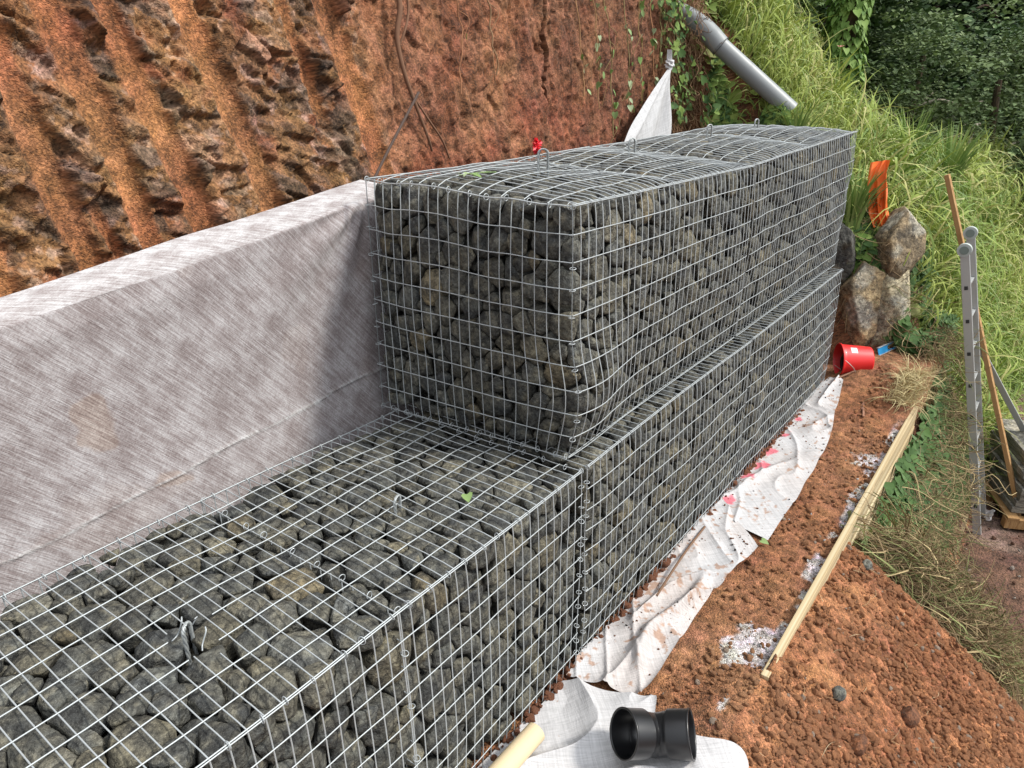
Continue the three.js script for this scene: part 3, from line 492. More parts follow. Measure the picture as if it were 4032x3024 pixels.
// ------------------------------------------------------------------ objects on and round the ledge
{ // form board: three planks on edge holding the ledge
  const g = thing('form_board', 'pale wooden form board edging the soil ledge', 'board', [0.79, -0.2, -2.05]);
  const P = [[0.16, 0.052, -0.38, -3.72], [0.135, -0.096, -0.8, -3.70], [0.135, -0.234, -1.3, -3.66]];
  P.forEach(([h, top, z0, z1], k) => { const L = z0 - z1, geo = new RoundedBoxGeometry(0.036, h - 0.006, L, 2, 0.004), uv = geo.attributes.uv, ps = geo.attributes.position; for (let i = 0; i < uv.count; i++) uv.setXY(i, ps.getY(i) + ps.getX(i) + k * 0.31, ps.getZ(i) * 0.6); const m = mesh('plank', geo, M.board, g); m.position.set(-0.004 + 0.006 * k, top - h / 2 + 0.2, (z0 + z1) / 2 + 2.05); });
}
{ // black pipe elbow on the white cloth
  const g = thing('pipe_elbow', 'black plastic pipe elbow with two sockets lying on white geotextile', 'pipe elbow', [0.575, 0.142, 0.245]);
  const mat = new THREE.MeshPhysicalMaterial({ color: rgb(0.006, 0.006, 0.007), roughness: 0.35, clearcoat: 0.3, clearcoatRoughness: 0.3, side: THREE.DoubleSide });
  const sock = (dir) => { const R = 0.088, prof = [[0.074, -0.02], [0.079, 0.0], [0.080, 0.008], [R, 0.018], [R, 0.090], [R + 0.003, 0.095], [R + 0.003, 0.100], [R - 0.002, 0.101], [R - 0.006, 0.096], [R - 0.006, 0.024], [0.074, 0.012], [0.072, -0.02]].map(([r, y]) => new THREE.Vector2(r, y)); const L = new THREE.LatheGeometry(prof, 52); L.applyQuaternion(new THREE.Quaternion().setFromUnitVectors(V(0, 1, 0), dir)); return L; };
  const dl = V(-0.56, 0.36, 0.80).normalize(), dr = V(0.83, 0.24, -0.34).normalize(), pl = dl.clone().multiplyScalar(0.040), pr = dr.clone().multiplyScalar(0.040);
  mesh('socket', sock(dl), mat, g).position.copy(pl); mesh('socket', sock(dr), mat, g).position.copy(pr);
  mesh('bend', new GB().tube(spline([pl.clone().multiplyScalar(1.3), pl.clone().multiplyScalar(0.5).add(V(0, -0.004, 0)), V(0, -0.008, 0), pr.clone().multiplyScalar(0.5).add(V(0, -0.004, 0)), pr.clone().multiplyScalar(1.3)], 16), 0.0775, 44, null, false, false).geo(), mat, g);
}
{ // kraft cardboard core
  const g = thing('cardboard_tube', 'plain beige cardboard tube lying at the foot of the nearest gabion', 'tube', [0.185, 0.085, 0.46]);
  const mat = std({ color: rgb(0.60, 0.48, 0.30), roughness: 0.8, bumpMap: cl(clothT, 3), bumpScale: 0.001, side: THREE.DoubleSide });
  const geo = new THREE.LatheGeometry([[0.036, 0], [0.0405, 0], [0.041, 0.002], [0.041, 0.9], [0.036, 0.9], [0.036, 0]].map((a) => new THREE.Vector2(...a)), 40); geo.applyQuaternion(new THREE.Quaternion().setFromUnitVectors(V(0, 1, 0), V(-0.02, 0.0, 1).normalize())); mesh('tube_wall', geo, mat, g);
}
const rod = (name, label, pts, r, mat, cat, group) => { const P = pts.map((p) => V(...p)), b = P[0].clone(); const m = mesh(name, new GB().tube(spline(P.map((p) => p.clone().sub(b)), Math.max(10, pts.length * 8)), r, 7).geo(), mat); m.position.copy(b); return tag(m, label, cat, group); };
rod('rebar_rod', 'rusty rebar rod lying along the middle geotextile strip', [[0.135, 0.05, -1.27], [0.155, 0.065, -0.95], [0.185, 0.055, -0.57]], 0.0065, std({ color: rgb(0.15, 0.085, 0.05), roughness: 0.9 }), 'rebar');
rod('rebar_rod', 'dark rebar rod leaning on the bank behind the upper gabion', [[-1.26, 1.70, -0.05], [-1.33, 2.0, -0.365], [-1.40, 2.33, -0.74]], 0.007, std({ color: rgb(0.07, 0.045, 0.035), roughness: 0.85 }), 'rebar');
rod('rebar_stake', 'shorter of the two rusty rods lying side by side on the soil near the bucket', [[0.40, 0.06, -3.78], [0.505, 0.05, -3.30]], 0.009, std({ color: rgb(0.26, 0.13, 0.08), roughness: 0.95 }), 'rebar');
rod('rebar_stake', 'longer rusty rod beside its twin on the soil near the bucket', [[0.365, 0.075, -3.97], [0.47, 0.05, -3.42]], 0.008, std({ color: rgb(0.28, 0.14, 0.09), roughness: 0.95 }), 'rebar');
rod('rebar_rod', 'thin dark rod passing under the blue spirit level', [[0.20, 0.13, -3.75], [0.33, 0.155, -4.10], [0.46, 0.17, -4.62]], 0.008, M.rust, 'rebar');
rod('bent_root', 'thin bent root poking out below the bucket', [[0.10, 0.07, -3.55], [0.20, 0.085, -3.72], [0.285, 0.11, -3.92], [0.30, 0.13, -3.97]], 0.006, std({ color: rgb(0.24, 0.13, 0.07), roughness: 0.95 }), 'root');
{ // red bucket on its side, mouth to the left
  const c = [0.235, 0.20, -4.05], g = thing('bucket', 'red plastic bucket lying on its side at the end of the wall', 'bucket', c);
  const ax = V(0.86, 0.02, -0.51).normalize(), q = new THREE.Quaternion().setFromUnitVectors(V(0, 1, 0), ax);
  const red = new THREE.MeshPhysicalMaterial({ color: rgb(0.70, 0.022, 0.022), roughness: 0.42, clearcoat: 0.15, side: THREE.DoubleSide });
  const body = new THREE.LatheGeometry([[0.132, -0.125], [0.137, -0.125], [0.139, -0.120], [0.137, -0.112], [0.130, -0.110], [0.128, -0.09], [0.110, 0.115], [0.105, 0.125], [0.001, 0.125], [0.001, 0.121], [0.101, 0.121], [0.126, -0.10], [0.132, -0.125]].map((a) => new THREE.Vector2(...a)), 56); body.applyQuaternion(q); mesh('bucket_body', body, red, g);
  const hp = []; for (let k = 0; k <= 24; k++) { const a = Math.PI * k / 24, p = V(0.128 * Math.cos(a), -0.105 + 0.15 * Math.sin(a) * 0.75, 0.128 * Math.sin(a) * 0.72 + 0.03); hp.push(V(p.z, p.y, p.x).applyQuaternion(q)); }
  const h = mesh('handle', new GB().tube(hp.map((p) => p.add(V(0.0, 0.012, 0.03))), 0.003, 6).geo(), std({ color: rgb(0.45, 0.43, 0.4), metalness: 0.6, roughness: 0.5 }), g); void h;
  const lab = new THREE.CylinderGeometry(0.1215, 0.1255, 0.05, 12, 1, true, -0.75, 0.45); lab.translate(0, -0.03, 0); lab.applyQuaternion(q); mesh('label', lab, std({ color: rgb(0.8, 0.79, 0.75), side: THREE.DoubleSide }), g);
  const coil = new THREE.TorusGeometry(0.07, 0.014, 8, 30); const ct = tag(mesh('hose_coil', coil, std({ color: rgb(0.012, 0.012, 0.013), roughness: 0.4 })), 'coil of black hose inside the mouth of the red bucket', 'hose'); ct.position.set(c[0] - 0.06, c[1] - 0.03, c[2] + 0.035); ct.quaternion.setFromUnitVectors(V(0, 0, 1), ax);
}
{ // blue spirit level sticking out behind the bucket
  const g = thing('spirit_level', 'blue spirit level lying on the soil behind the red bucket', 'spirit level', [0.36, 0.215, -4.32]);
  const s = new THREE.Shape(); s.moveTo(0, -0.032); s.lineTo(0.42, -0.032); s.lineTo(0.42, 0.032); s.lineTo(0, 0.032); s.closePath();
  const slot = (x0, x1, h) => { const p = new THREE.Path(); p.moveTo(x0 + h, -h); p.lineTo(x1 - h, -h); p.absarc(x1 - h, 0, h, -Math.PI / 2, Math.PI / 2, false); p.lineTo(x0 + h, h); p.absarc(x0 + h, 0, h, Math.PI / 2, Math.PI * 1.5, false); return p; };
  s.holes.push(slot(0.13, 0.27, 0.019), slot(0.295, 0.345, 0.017));
  const web = new THREE.ExtrudeGeometry(s, { depth: 0.006, bevelEnabled: false, curveSegments: 10 });
  const rotq = new THREE.Quaternion().setFromRotationMatrix(new THREE.Matrix4().makeBasis(V(0.34, 0.07, -0.94).normalize(), V(-0.30, 0.94, -0.03).normalize(), V(0.34, 0.07, -0.94).normalize().cross(V(-0.30, 0.94, -0.03).normalize()).normalize()));
  const blue = std({ color: rgb(0.03, 0.30, 0.62), roughness: 0.45 }), al = std({ color: rgb(0.5, 0.52, 0.53), metalness: 0.5, roughness: 0.5 });
  web.translate(0, 0, -0.003); web.applyQuaternion(rotq); mesh('web', web, blue, g);
  for (const y of [-0.033, 0.033]) { const r = new RoundedBoxGeometry(0.42, 0.006, 0.022, 2, 0.002); r.translate(0.21, y, 0); r.applyQuaternion(rotq); mesh('rail', r, al, g); }
  const vial = new THREE.CylinderGeometry(0.008, 0.008, 0.034, 12); vial.translate(0.32, 0, 0); vial.applyQuaternion(rotq); mesh('vial', vial, std({ color: rgb(0.45, 0.5, 0.3), roughness: 0.2 }), g);
  const cap = new RoundedBoxGeometry(0.012, 0.07, 0.024, 2, 0.003); cap.translate(0.424, 0, 0); cap.applyQuaternion(rotq); mesh('end_cap', cap, std({ color: rgb(0.03, 0.03, 0.03) }), g);
}
{ // grey drain pipe coming out of the bank
  const o = V(-1.79, 2.86, -4.55), g = thing('drain_pipe', 'grey plastic drain pipe sloping down from the bank into the grass', 'pipe', [o.x, o.y, o.z]), P = (x, y, z) => V(x, y, z).sub(o);
  const mat = std({ color: rgb(0.23, 0.245, 0.25), roughness: 0.45, side: THREE.DoubleSide, bumpMap: cl(grainB, 0.5), bumpScale: 0.0006 });
  const a = P(-1.98, 2.94, -4.55), b = P(-1.62, 2.79, -4.55), c = P(-1.40, 2.605, -4.57), d = P(-0.80, 2.08, -4.84);
  mesh('pipe', new GB().tube([c.clone().lerp(d, -0.06), c.clone().lerp(d, 0.5), d], 0.076, 32, null, false, false).geo(), mat, g);
  mesh('elbow', new GB().tube(spline([a, P(-1.80, 2.88, -4.55), b, P(-1.50, 2.70, -4.56), c], 20), (t) => 0.086, 32, null, false, false).geo(), mat, g);
  for (const [p, dd] of [[P(-1.70, 2.835, -4.55), V(0.40, -0.2, 0)], [P(-1.58, 2.765, -4.555), V(0.7, -0.5, 0)], [c, d.clone().sub(c)]]) { const t = new THREE.TorusGeometry(0.0865, 0.0032, 6, 40); t.applyQuaternion(new THREE.Quaternion().setFromUnitVectors(V(0, 0, 1), dd.clone().normalize())); const m = mesh('joint_ring', t, std({ color: rgb(0.06, 0.06, 0.065), roughness: 0.6 }), g); m.position.copy(p); }
}
{ // crumpled red marker on the bank above the wall
  const G = new GB(), r = RNG(5); for (let k = 0; k < 70; k++) { const a = r() * 6.28, b = Math.sqrt(r()) * 0.045, s = 0.008 + 0.007 * r(), o = V(0.03 + 0.02 * r(), b * Math.sin(a), b * Math.cos(a)), e1 = V(r() - 0.5, r() - 0.5, r() - 0.5).normalize().multiplyScalar(s), e2 = V(r() - 0.5, r() - 0.5, r() - 0.5).normalize().multiplyScalar(s); const i = [[-1, -1], [1, -1], [1.1, 1], [-0.9, 1]].map(([u, v]) => G.v(o.x + e1.x * u + e2.x * v, o.y + e1.y * u + e2.y * v, o.z + e1.z * u + e2.z * v)); G.q(...i); }
  const m = tag(mesh('red_marker', G.geo(true), std({ color: rgb(0.85, 0.055, 0.075), roughness: 0.6, side: THREE.DoubleSide })), 'small crumpled bright red marker on the bank behind the upper gabion', 'marker'); m.position.set(-1.66, 1.955, -2.1);
}
{ // boulders bedded in the end of the cut
  const boulder = (label, c, s, seed, tone, ry) => { const G = new GB(), rnd = RNG(seed), pl = []; for (let k = 0; k < 11; k++) { const u = 1 - 2 * (k + 0.5) / 11 + 0.15 * (rnd() - 0.5), a = k * 2.4 + rnd(), w = Math.sqrt(Math.max(0, 1 - u * u)); pl.push([w * Math.cos(a), u, w * Math.sin(a), 0.70 + 0.22 * rnd()]); } const cs = Math.cos(ry), sn = Math.sin(ry); stoneInto(G, [0, 0, 0], pl, 1.05, 22, rnd, (x, y, z) => { const px = x * s[0], pz = z * s[2]; return [px * cs + pz * sn, y * s[1], -px * sn + pz * cs]; }, [0, 0, 0], tone); for (let k = 0; k < G.n; k++) { const x = G.p[k * 3], y = G.p[k * 3 + 1], z = G.p[k * 3 + 2], n = fbm(x * 7 + seed, y * 7, z * 7, 3); let cc = mix3(tone, [tone[0] * 1.45, tone[1] * 1.42, tone[2] * 1.35], clamp(0.4 + 1.8 * n)); if (tone[0] > 0.3) cc = mix3(cc, [0.80, 0.77, 0.70], 0.7 * sst(0.2, 0.34, fbm(x * 4 + 9, y * 4, z * 4 + seed, 3))); else cc = mix3(cc, [0.16, 0.12, 0.075], sst(0.1, 0.3, n)); const bot = fbm(x * 9, y * 9 + 3, z * 9, 3); cc = mix3(cc, [0.30, 0.125, 0.055], sst(-0.05, 0.25, bot - 0.1 - (y / s[1] + 0.55) * 0.8)); G.c[k * 3] = cc[0]; G.c[k * 3 + 1] = cc[1]; G.c[k * 3 + 2] = cc[2]; } const m = mesh('boulder', weldNormals(G), M.boulder); m.position.set(...c); return tag(m, label, 'boulder', 'boulders bedded in the slope'); };
  M.boulder = std({ vertexColors: true, map: cl(grainT, 1.6), bumpMap: cl(grainB, 2.2), bumpScale: 0.014, roughness: 0.9 });
  boulder('large pale boulder with a white patch beside the far end of the wall', [0.13, 0.52, -4.62], [0.32, 0.46, 0.30], 3, [0.62, 0.48, 0.31], 0.3);
  boulder('upright pale boulder slab right of the largest boulder', [0.36, 0.48, -4.62], [0.17, 0.48, 0.22], 9, [0.62, 0.55, 0.42], -0.3);
  boulder('brown grey boulder above the pale ones, under the orange netting', [0.27, 1.00, -4.74], [0.23, 0.36, 0.22], 7, [0.40, 0.31, 0.21], 0.5);
  boulder('grey boulder half hidden behind the far gabion corner', [-0.16, 0.92, -4.55], [0.17, 0.34, 0.2], 12, [0.24, 0.23, 0.21], 0.9);
}
{ // orange netting
  const G = sheet(30, 40, (u, v) => { const x = mix(-0.02, 0.11, u) + 0.13 * v * v + 0.015 * noise(u * 5, v * 4) + 0.03 * (u - 0.5) * Math.sin(v * 3.1), y = 0.24 - 0.52 * v + 0.03 * u, z = 0.025 * Math.sin(u * 14 + v * 2) + 0.02 * noise(u * 4, v * 5, 3) + 0.10 * v; return { p: [x, y, z], c: [0.85, 0.17, 0.03], uv: [u, v] }; });
  const m = tag(mesh('orange_netting', G.geo(), std({ vertexColors: true, roughness: 0.55, side: THREE.DoubleSide })), 'strip of bright orange plastic sheeting hanging in the plants above the boulders', 'plastic sheet'); m.position.set(-0.045, 1.44, -4.88);
}
{ // aluminium ladder leaning against the bank
  const g = thing('ladder', 'grey aluminium ladder leaning against the overgrown bank', 'ladder', [1.39, YARD, -4.6]);
  const al = std({ color: rgb(0.42, 0.43, 0.42), metalness: 0.45, roughness: 0.48 }), dk = std({ color: rgb(0.03, 0.03, 0.03), roughness: 0.8 });
  const bt = [0, 0, 0], tp = [-0.60, 2.42, 0.0], up = V(0, 0, 1);
  const lerp = (t, z) => [mix(bt[0], tp[0], t), mix(bt[1], tp[1], t), z];
  for (const [z, e] of [[0, 1], [-0.36, 1.03]]) { const r = mesh('rail', beam(lerp(0, z), lerp(e, z), 0.066, 0.026, up), al, g);
    for (let k = 1; k < 9; k++) mesh('rung_socket', beam(lerp(k / 9 - 0.006, z + 0.0145), lerp(k / 9 + 0.006, z + 0.0145), 0.026, 0.004, up), dk, r);
    const hub = new THREE.CylinderGeometry(0.052, 0.052, 0.045, 28); hub.rotateX(Math.PI / 2); const h = mesh('hinge', hub, std({ color: rgb(0.40, 0.44, 0.42), roughness: 0.5 }), g); h.position.set(...lerp(e + 0.012, z)); const disc = mesh('hinge_disc', new THREE.CylinderGeometry(0.033, 0.033, 0.006, 24).rotateX(Math.PI / 2), std({ color: rgb(0.16, 0.20, 0.18), roughness: 0.6 }), h); disc.position.z = 0.027; }
  for (let k = 1; k < 9; k++) mesh('rung', beam(lerp(k / 9, -0.01), lerp(k / 9, -0.35), 0.028, 0.028), al, g);
  mesh('stay', beam([-0.38, 1.55, -0.5], [0.16, 0.62, -0.95], 0.05, 0.02, up), al, g);
  const ragG = sheet(8, 8, (u, v) => ({ p: [0.06 * (u - 0.5) + 0.01 * noise(u * 5, v * 5), 0.1 * (0.5 - v), 0.02 * Math.sin(u * 6 + v * 5)], c: [0.8, 0.8, 0.8], uv: [u, v] })); mesh('rag_tie', ragG.geo(), M.cloth, g).position.set(0.045, 0.23, 0.02);
}
{ const g = thing('timber_plank', 'long narrow timber plank leaning behind the ladder', 'plank', [1.68, YARD, -5.0]); const geo = beam([0, 0.03, 0], [-1.19, 2.96, -0.05], 0.036, 0.085, V(0, 0, 1)); mesh('plank_body', geo, M.timber, g); }
{ // log on the yard
  tag(rod('log', '', [[1.24, YARD + 0.06, -3.95], [1.25, YARD + 0.07, -5.6], [1.24, YARD + 0.065, -7.3], [1.26, YARD + 0.06, -8.8]], 0.055, std({ map: cl(barkT, [1, 3]), color: rgb(0.50, 0.40, 0.28) }), 'log'), 'thin pale log lying along the foot of the slope, under the ladder', 'log');
}
{ // pallet with stacked concrete slabs
  const c = V(1.80, YARD, -5.45), ry = 0.42, R = (x, y, z) => V(x, y, z).applyAxisAngle(V(0, 1, 0), ry);
  const g = thing('wooden_pallet', 'wooden pallet under the stacked grey slabs', 'pallet', [c.x, c.y, c.z], ry);
  for (let k = 0; k < 6; k++) { const b = mesh('deck_board', new RoundedBoxGeometry(0.095, 0.02, 1.0, 2, 0.003), M.timber, g); b.position.set(-0.42 + 0.168 * k, 0.125, 0); }
  for (const z of [-0.45, 0, 0.45]) { const b = mesh('bearer', new RoundedBoxGeometry(0.95, 0.095, 0.08, 2, 0.004), M.timber, g); b.position.set(0, 0.066, z); }
  const con = std({ color: rgb(0.62, 0.58, 0.52), map: cl(grainT, 1.5), bumpMap: cl(grainB, 2), bumpScale: 0.006 }), rnd = RNG(77);
  const ord = ['bottom', 'second', 'third', 'fourth', 'fifth', 'sixth', 'seventh', 'top'];
  const slabG = new RoundedBoxGeometry(0.84, 0.062, 0.86, 2, 0.006);
  for (let k = 0; k < 8; k++) { const m = mesh('concrete_slab', slabG, con); m.position.copy(c).add(R((rnd() - 0.5) * 0.05 + 0.01 * k, 0.136 + 0.034 + k * 0.067, (rnd() - 0.5) * 0.05)); m.rotation.y = ry + (rnd() - 0.5) * 0.06; tag(m, ord[k] + ' grey concrete slab of the stack on the pallet', 'slab', 'stacked concrete slabs'); }
  const bl = thing('hollow_block', 'pale hollow concrete block on top of the slab stack', 'block', [c.x - 0.12, c.y + 0.17 + 8 * 0.067, c.z + 0.1], ry + 0.1);
  const bm = std({ color: rgb(0.75, 0.62, 0.44), map: cl(grainT, 2), bumpMap: cl(grainB, 2), bumpScale: 0.005 });
  const s = new THREE.Shape([[-0.2, -0.095], [0.2, -0.095], [0.2, 0.095], [-0.2, 0.095]].map((a) => new THREE.Vector2(...a))); for (const x of [-0.1, 0.1]) { s.holes.push(new THREE.Path([[x - 0.065, -0.06], [x - 0.065, 0.06], [x + 0.065, 0.06], [x + 0.065, -0.06]].map((a) => new THREE.Vector2(...a)))); }
  mesh('block_body', new THREE.ExtrudeGeometry(s, { depth: 0.19, bevelEnabled: true, bevelSize: 0.004, bevelThickness: 0.004, bevelSegments: 1 }).rotateY(Math.PI / 2), bm, bl).position.set(0, 0.1, 0);
}
// ---- loose stones, clods and crumbs
const clodG = []; { const rnd = RNG(91); for (let k = 0; k < 5; k++) { const G = new GB(), pl = []; for (let j = 0; j < 9; j++) { const u = rnd() * 2 - 1, a = rnd() * 6.283, w = Math.sqrt(1 - u * u); pl.push([w * Math.cos(a), u, w * Math.sin(a), 0.7 + 0.4 * rnd()]); } stoneInto(G, [0, 0, 0], pl, 1.05, 2, rnd, (x, y, z) => [x, y * 0.75, z], [0, 0, 0], [1, 1, 1]); G.c = []; clodG.push(weldNormals(G)); } }
function scatter(name, label, n, rnd, place, mat) { // stuff
  const per = clodG.map(() => []); for (let k = 0; k < n; k++) { const r = place(rnd); if (r) per[Math.floor(rnd() * clodG.length)].push(r); }
  const grp = new THREE.Group(); grp.name = numbered(name); scene.add(grp); kind(grp, 'stuff', label);
  per.forEach((L, i) => { const m = new THREE.InstancedMesh(clodG[i], mat, L.length), d = new THREE.Object3D(), c = new THREE.Color(); L.forEach((r, k) => { d.position.set(...r.p); d.rotation.set(rnd() * 6, rnd() * 6, rnd() * 6); d.scale.set(r.s * (0.7 + 0.6 * rnd()), r.s * (0.7 + 0.5 * rnd()), r.s * (0.7 + 0.6 * rnd())); d.updateMatrix(); m.setMatrixAt(k, d.matrix); m.setColorAt(k, c.setRGB(...r.c)); }); m.name = name + '_grains'; m.castShadow = m.receiveShadow = true; grp.add(m); });
}
const crumbM = std({ roughness: 0.97, bumpMap: cl(grainB, 4), bumpScale: 0.02 });
const inStrip = (x, z) => x < 0.43 && z < 0.05 || z > -0.02 && x < 0.62 + 0.2 * clamp(1 - Math.abs(z - 0.15) * 4);
scatter('soil_clods', 'loose clods of orange soil on the heap and ledge', 120000, RNG(301), (r) => { const heap = r() < 0.8; const x = heap ? 0.80 + Math.pow(r(), 0.8) * 1.3 : 0.1 + r() * 0.68, z = heap ? 0.9 - r() * 3.6 : 0.3 - r() * 4.4; if (!heap && inStrip(x, z)) return null; const cl_ = fbm(x * 3, z * 3, 12, 3) + 0.1; if (r() > 0.45 + 1.2 * cl_) return null; const s = 0.0018 + 0.016 * Math.pow(r(), heap ? 5.5 : 9) + (heap && r() < 0.004 ? 0.012 : 0); const c = soilCol(x, z), v = 0.75 + 0.5 * r(); const pale = r() < 0.02; return { p: [x, groundY(x, z) + s * 0.35, z], s, c: pale ? [0.55, 0.42, 0.32] : c.map((q) => q * v) }; }, crumbM);
scatter('lime_crumbs', 'white lime crumbs spilt along the board', 2600, RNG(302), (r) => { const x = 0.45 + r() * 0.32, z = -0.05 - r() * 3.2; if (r() > limeAt(x, z) * 0.9 + 0.015) return null; const s = 0.002 + 0.007 * Math.pow(r(), 3); return { p: [x, groundY(x, z) + s * 0.4, z], s, c: [0.84, 0.83, 0.81] }; }, crumbM);
scatter('dirt_on_cloth', 'crumbs of soil on the geotextile strips', 1500, RNG(303), (r) => { const f = strips[r() < 0.5 ? 0 : 1], u = r(), v = r(), q = f(u, v); if (fbm(q.x * 6, q.z * 6, 3, 3) < 0.05 && r() > 0.12) return null; const s = 0.0012 + 0.006 * Math.pow(r(), 6); return { p: [q.x, q.y + s * 0.5, q.z], s, c: r() < 0.15 ? [0.05, 0.045, 0.04] : [0.32, 0.13, 0.06] }; }, crumbM);
scatter('yard_litter', 'small stones and chips on the dirt yard', 700, RNG(304), (r) => { const x = 1.1 + r() * 1.6, z = -2.2 - r() * 4.5; const s = 0.004 + 0.016 * Math.pow(r(), 3); return { p: [x, YARD + 0.02, z], s, c: r() < 0.4 ? [0.45, 0.38, 0.32] : [0.2, 0.1, 0.06] }; }, crumbM);
scatter('wall_foot_soil', 'red soil packed against the foot of the wall', 900, RNG(305), (r) => { const z = 0.9 - r() * 4.7, s = 0.006 + 0.02 * Math.pow(r(), 3); return { p: [0.075 + 0.03 * r(), 0.01 + 0.04 * r() * r(), z], s, c: [0.33, 0.13, 0.065] }; }, crumbM);
for (const [p, s, lab, sd, tn] of [[[1.05, -0.065, -0.62], 0.030, 'small grey stone on the heap near the bottom of the view', 31, [0.26, 0.27, 0.26]], [[0.93, -0.13, -1.63], 0.030, 'small grey stone at the far top of the heap', 33, [0.25, 0.26, 0.25]], [[1.18, -0.15, -0.45], 0.040, 'largest reddish clod on the near slope of the heap', 35, [0.33, 0.13, 0.06]], [[1.32, -0.27, -0.92], 0.042, 'large reddish clod in the middle of the heap', 39, [0.35, 0.135, 0.06]]]) {
  const G = new GB(), rnd = RNG(sd), pl = []; for (let j = 0; j < 10; j++) { const u = rnd() * 2 - 1, a = rnd() * 6.283, w = Math.sqrt(1 - u * u); pl.push([w * Math.cos(a), u, w * Math.sin(a), s * (0.7 + 0.4 * rnd())]); } stoneInto(G, [0, 0, 0], pl, s, 6, rnd, (x, y, z) => [x, y, z * 1.3], [0, 0, 0], tn); if (tn[0] > 0.3) for (let k = 0; k < G.c.length; k += 3) { G.c[k] = tn[0]; G.c[k + 1] = tn[1]; G.c[k + 2] = tn[2]; } const m = tag(mesh('loose_stone', weldNormals(G), M.stone), lab, 'stone', 'stones lying on the heap'); m.position.set(p[0], groundY(p[0], p[2]) + s * 0.5, p[2]);
}
// ------------------------------------------------------------------ plants
function bladeGeo(w, bend, segs = 6, twist = 0) { const G = new GB(); for (let k = 0; k <= segs; k++) { const t = k / segs, a = bend * t * t, y = t * Math.cos(a * 0.9), z = t * Math.sin(a), ww = w * (1 - Math.pow(t, 2.2)) * (0.55 + 0.45 * Math.min(1, t * 5)), c = Math.cos(twist * t), s = Math.sin(twist * t); if (k === segs) G.v(0, y, z, null, 0.5, 1); else { G.v(-ww * c, y + 0.18 * ww * 0, z - ww * s, null, 0, t); G.v(ww * c, y, z + ww * s, null, 1, t); } } for (let k = 0; k < segs - 1; k++) G.q(k * 2, k * 2 + 1, k * 2 + 3, k * 2 + 2); G.t((segs - 1) * 2, (segs - 1) * 2 + 1, segs * 2); return G.geo(); }
const BLADES = [bladeGeo(0.016, 0.5), bladeGeo(0.020, 1.1, 7, 0.4), bladeGeo(0.014, 1.7, 8, -0.5), bladeGeo(0.024, 2.1, 8, 0.7)];
function leafGeo(heart) { // folded leaf lying in xz, stalk at the origin, tip along +z, length 1
  const G = new GB(), P = heart ? [[0.0, 0.0], [0.30, -0.16], [0.48, 0.08], [0.40, 0.42], [0.20, 0.74], [0.0, 1.0]] : [[0.0, 0.0], [0.14, 0.15], [0.22, 0.42], [0.17, 0.72], [0.07, 0.92], [0.0, 1.06]];
  const mid = P.map(([, z], i) => G.v(0, -0.10 * Math.pow(z, 2), Math.max(0, i === 1 && heart ? 0.05 : z)));
  for (const s of [-1, 1]) { const e = P.map(([x, z]) => G.v(s * x, 0.22 * x - 0.10 * z * z, z)); for (let k = 0; k < P.length - 1; k++) s > 0 ? G.q(mid[k], e[k], e[k + 1], mid[k + 1]) : G.q(mid[k], mid[k + 1], e[k + 1], e[k]); }
  return G.geo();
}
const HEART = leafGeo(true), LANCE = leafGeo(false);
const STEM = (() => { const G = new GB(); G.tube(spline([[0, 0, 0], [0.06, 0.3, 0.05], [-0.03, 0.62, 0.16], [0.05, 0.92, 0.36]], 9), (t) => 0.010 * (1 - 0.7 * t), 4); return G.geo(); })();
const STEM2 = (() => { const G = new GB(); G.tube(spline([[0, 0, 0], [-0.1, 0.22, 0.1], [0.08, 0.55, 0.05], [-0.05, 0.75, 0.3], [0.1, 0.8, 0.55]], 12), (t) => 0.009 * (1 - 0.6 * t), 4); return G.geo(); })();
function field(name, label, geos, mat, n, rnd, place) { // stuff: many small copies as one object
  const per = geos.map(() => []); for (let k = 0; k < n; k++) { const r = place(rnd, k); if (r) per[r.g !== undefined ? r.g : Math.floor(rnd() * geos.length)].push(r); }
  const grp = new THREE.Group(); grp.name = numbered(name); scene.add(grp); kind(grp, 'stuff', label); const d = new THREE.Object3D(), c = new THREE.Color(), qa = new THREE.Quaternion(), qb = new THREE.Quaternion();
  per.forEach((L, i) => { if (!L.length) return; const m = new THREE.InstancedMesh(geos[i], mat, L.length); L.forEach((r, k) => { d.position.set(r.p[0], r.p[1], r.p[2]); if (r.up) { qa.setFromUnitVectors(V(0, 1, 0), V(...r.up).normalize()); qb.setFromAxisAngle(V(0, 1, 0), r.yaw || 0); d.quaternion.copy(qa).multiply(qb); } else d.rotation.set(r.rx || 0, r.yaw || 0, r.rz || 0, 'YXZ'); Array.isArray(r.s) ? d.scale.set(...r.s) : d.scale.setScalar(r.s); d.updateMatrix(); m.setMatrixAt(k, d.matrix); m.setColorAt(k, c.setRGB(...r.c)); }); m.name = name + '_blades'; m.castShadow = m.receiveShadow = true; grp.add(m); });
}
const grassC = (r, x, z) => { const n = fbm(x * 0.8, z * 0.8, 51, 3); let c = mix3([0.16, 0.25, 0.035], [0.36, 0.42, 0.095], clamp(0.5 + 1.2 * n + 0.5 * (r() - 0.5))); if (r() < 0.2) c = mix3(c, [0.50, 0.44, 0.20], 0.7); if (r() < 0.15) c = mix3(c, [0.09, 0.17, 0.035], 0.7); return c; };
const slopeN = (x, z) => V(hillY(x - 0.05, z) - hillY(x + 0.05, z), 0.1, hillY(x, z - 0.05) - hillY(x, z + 0.05)).normalize();
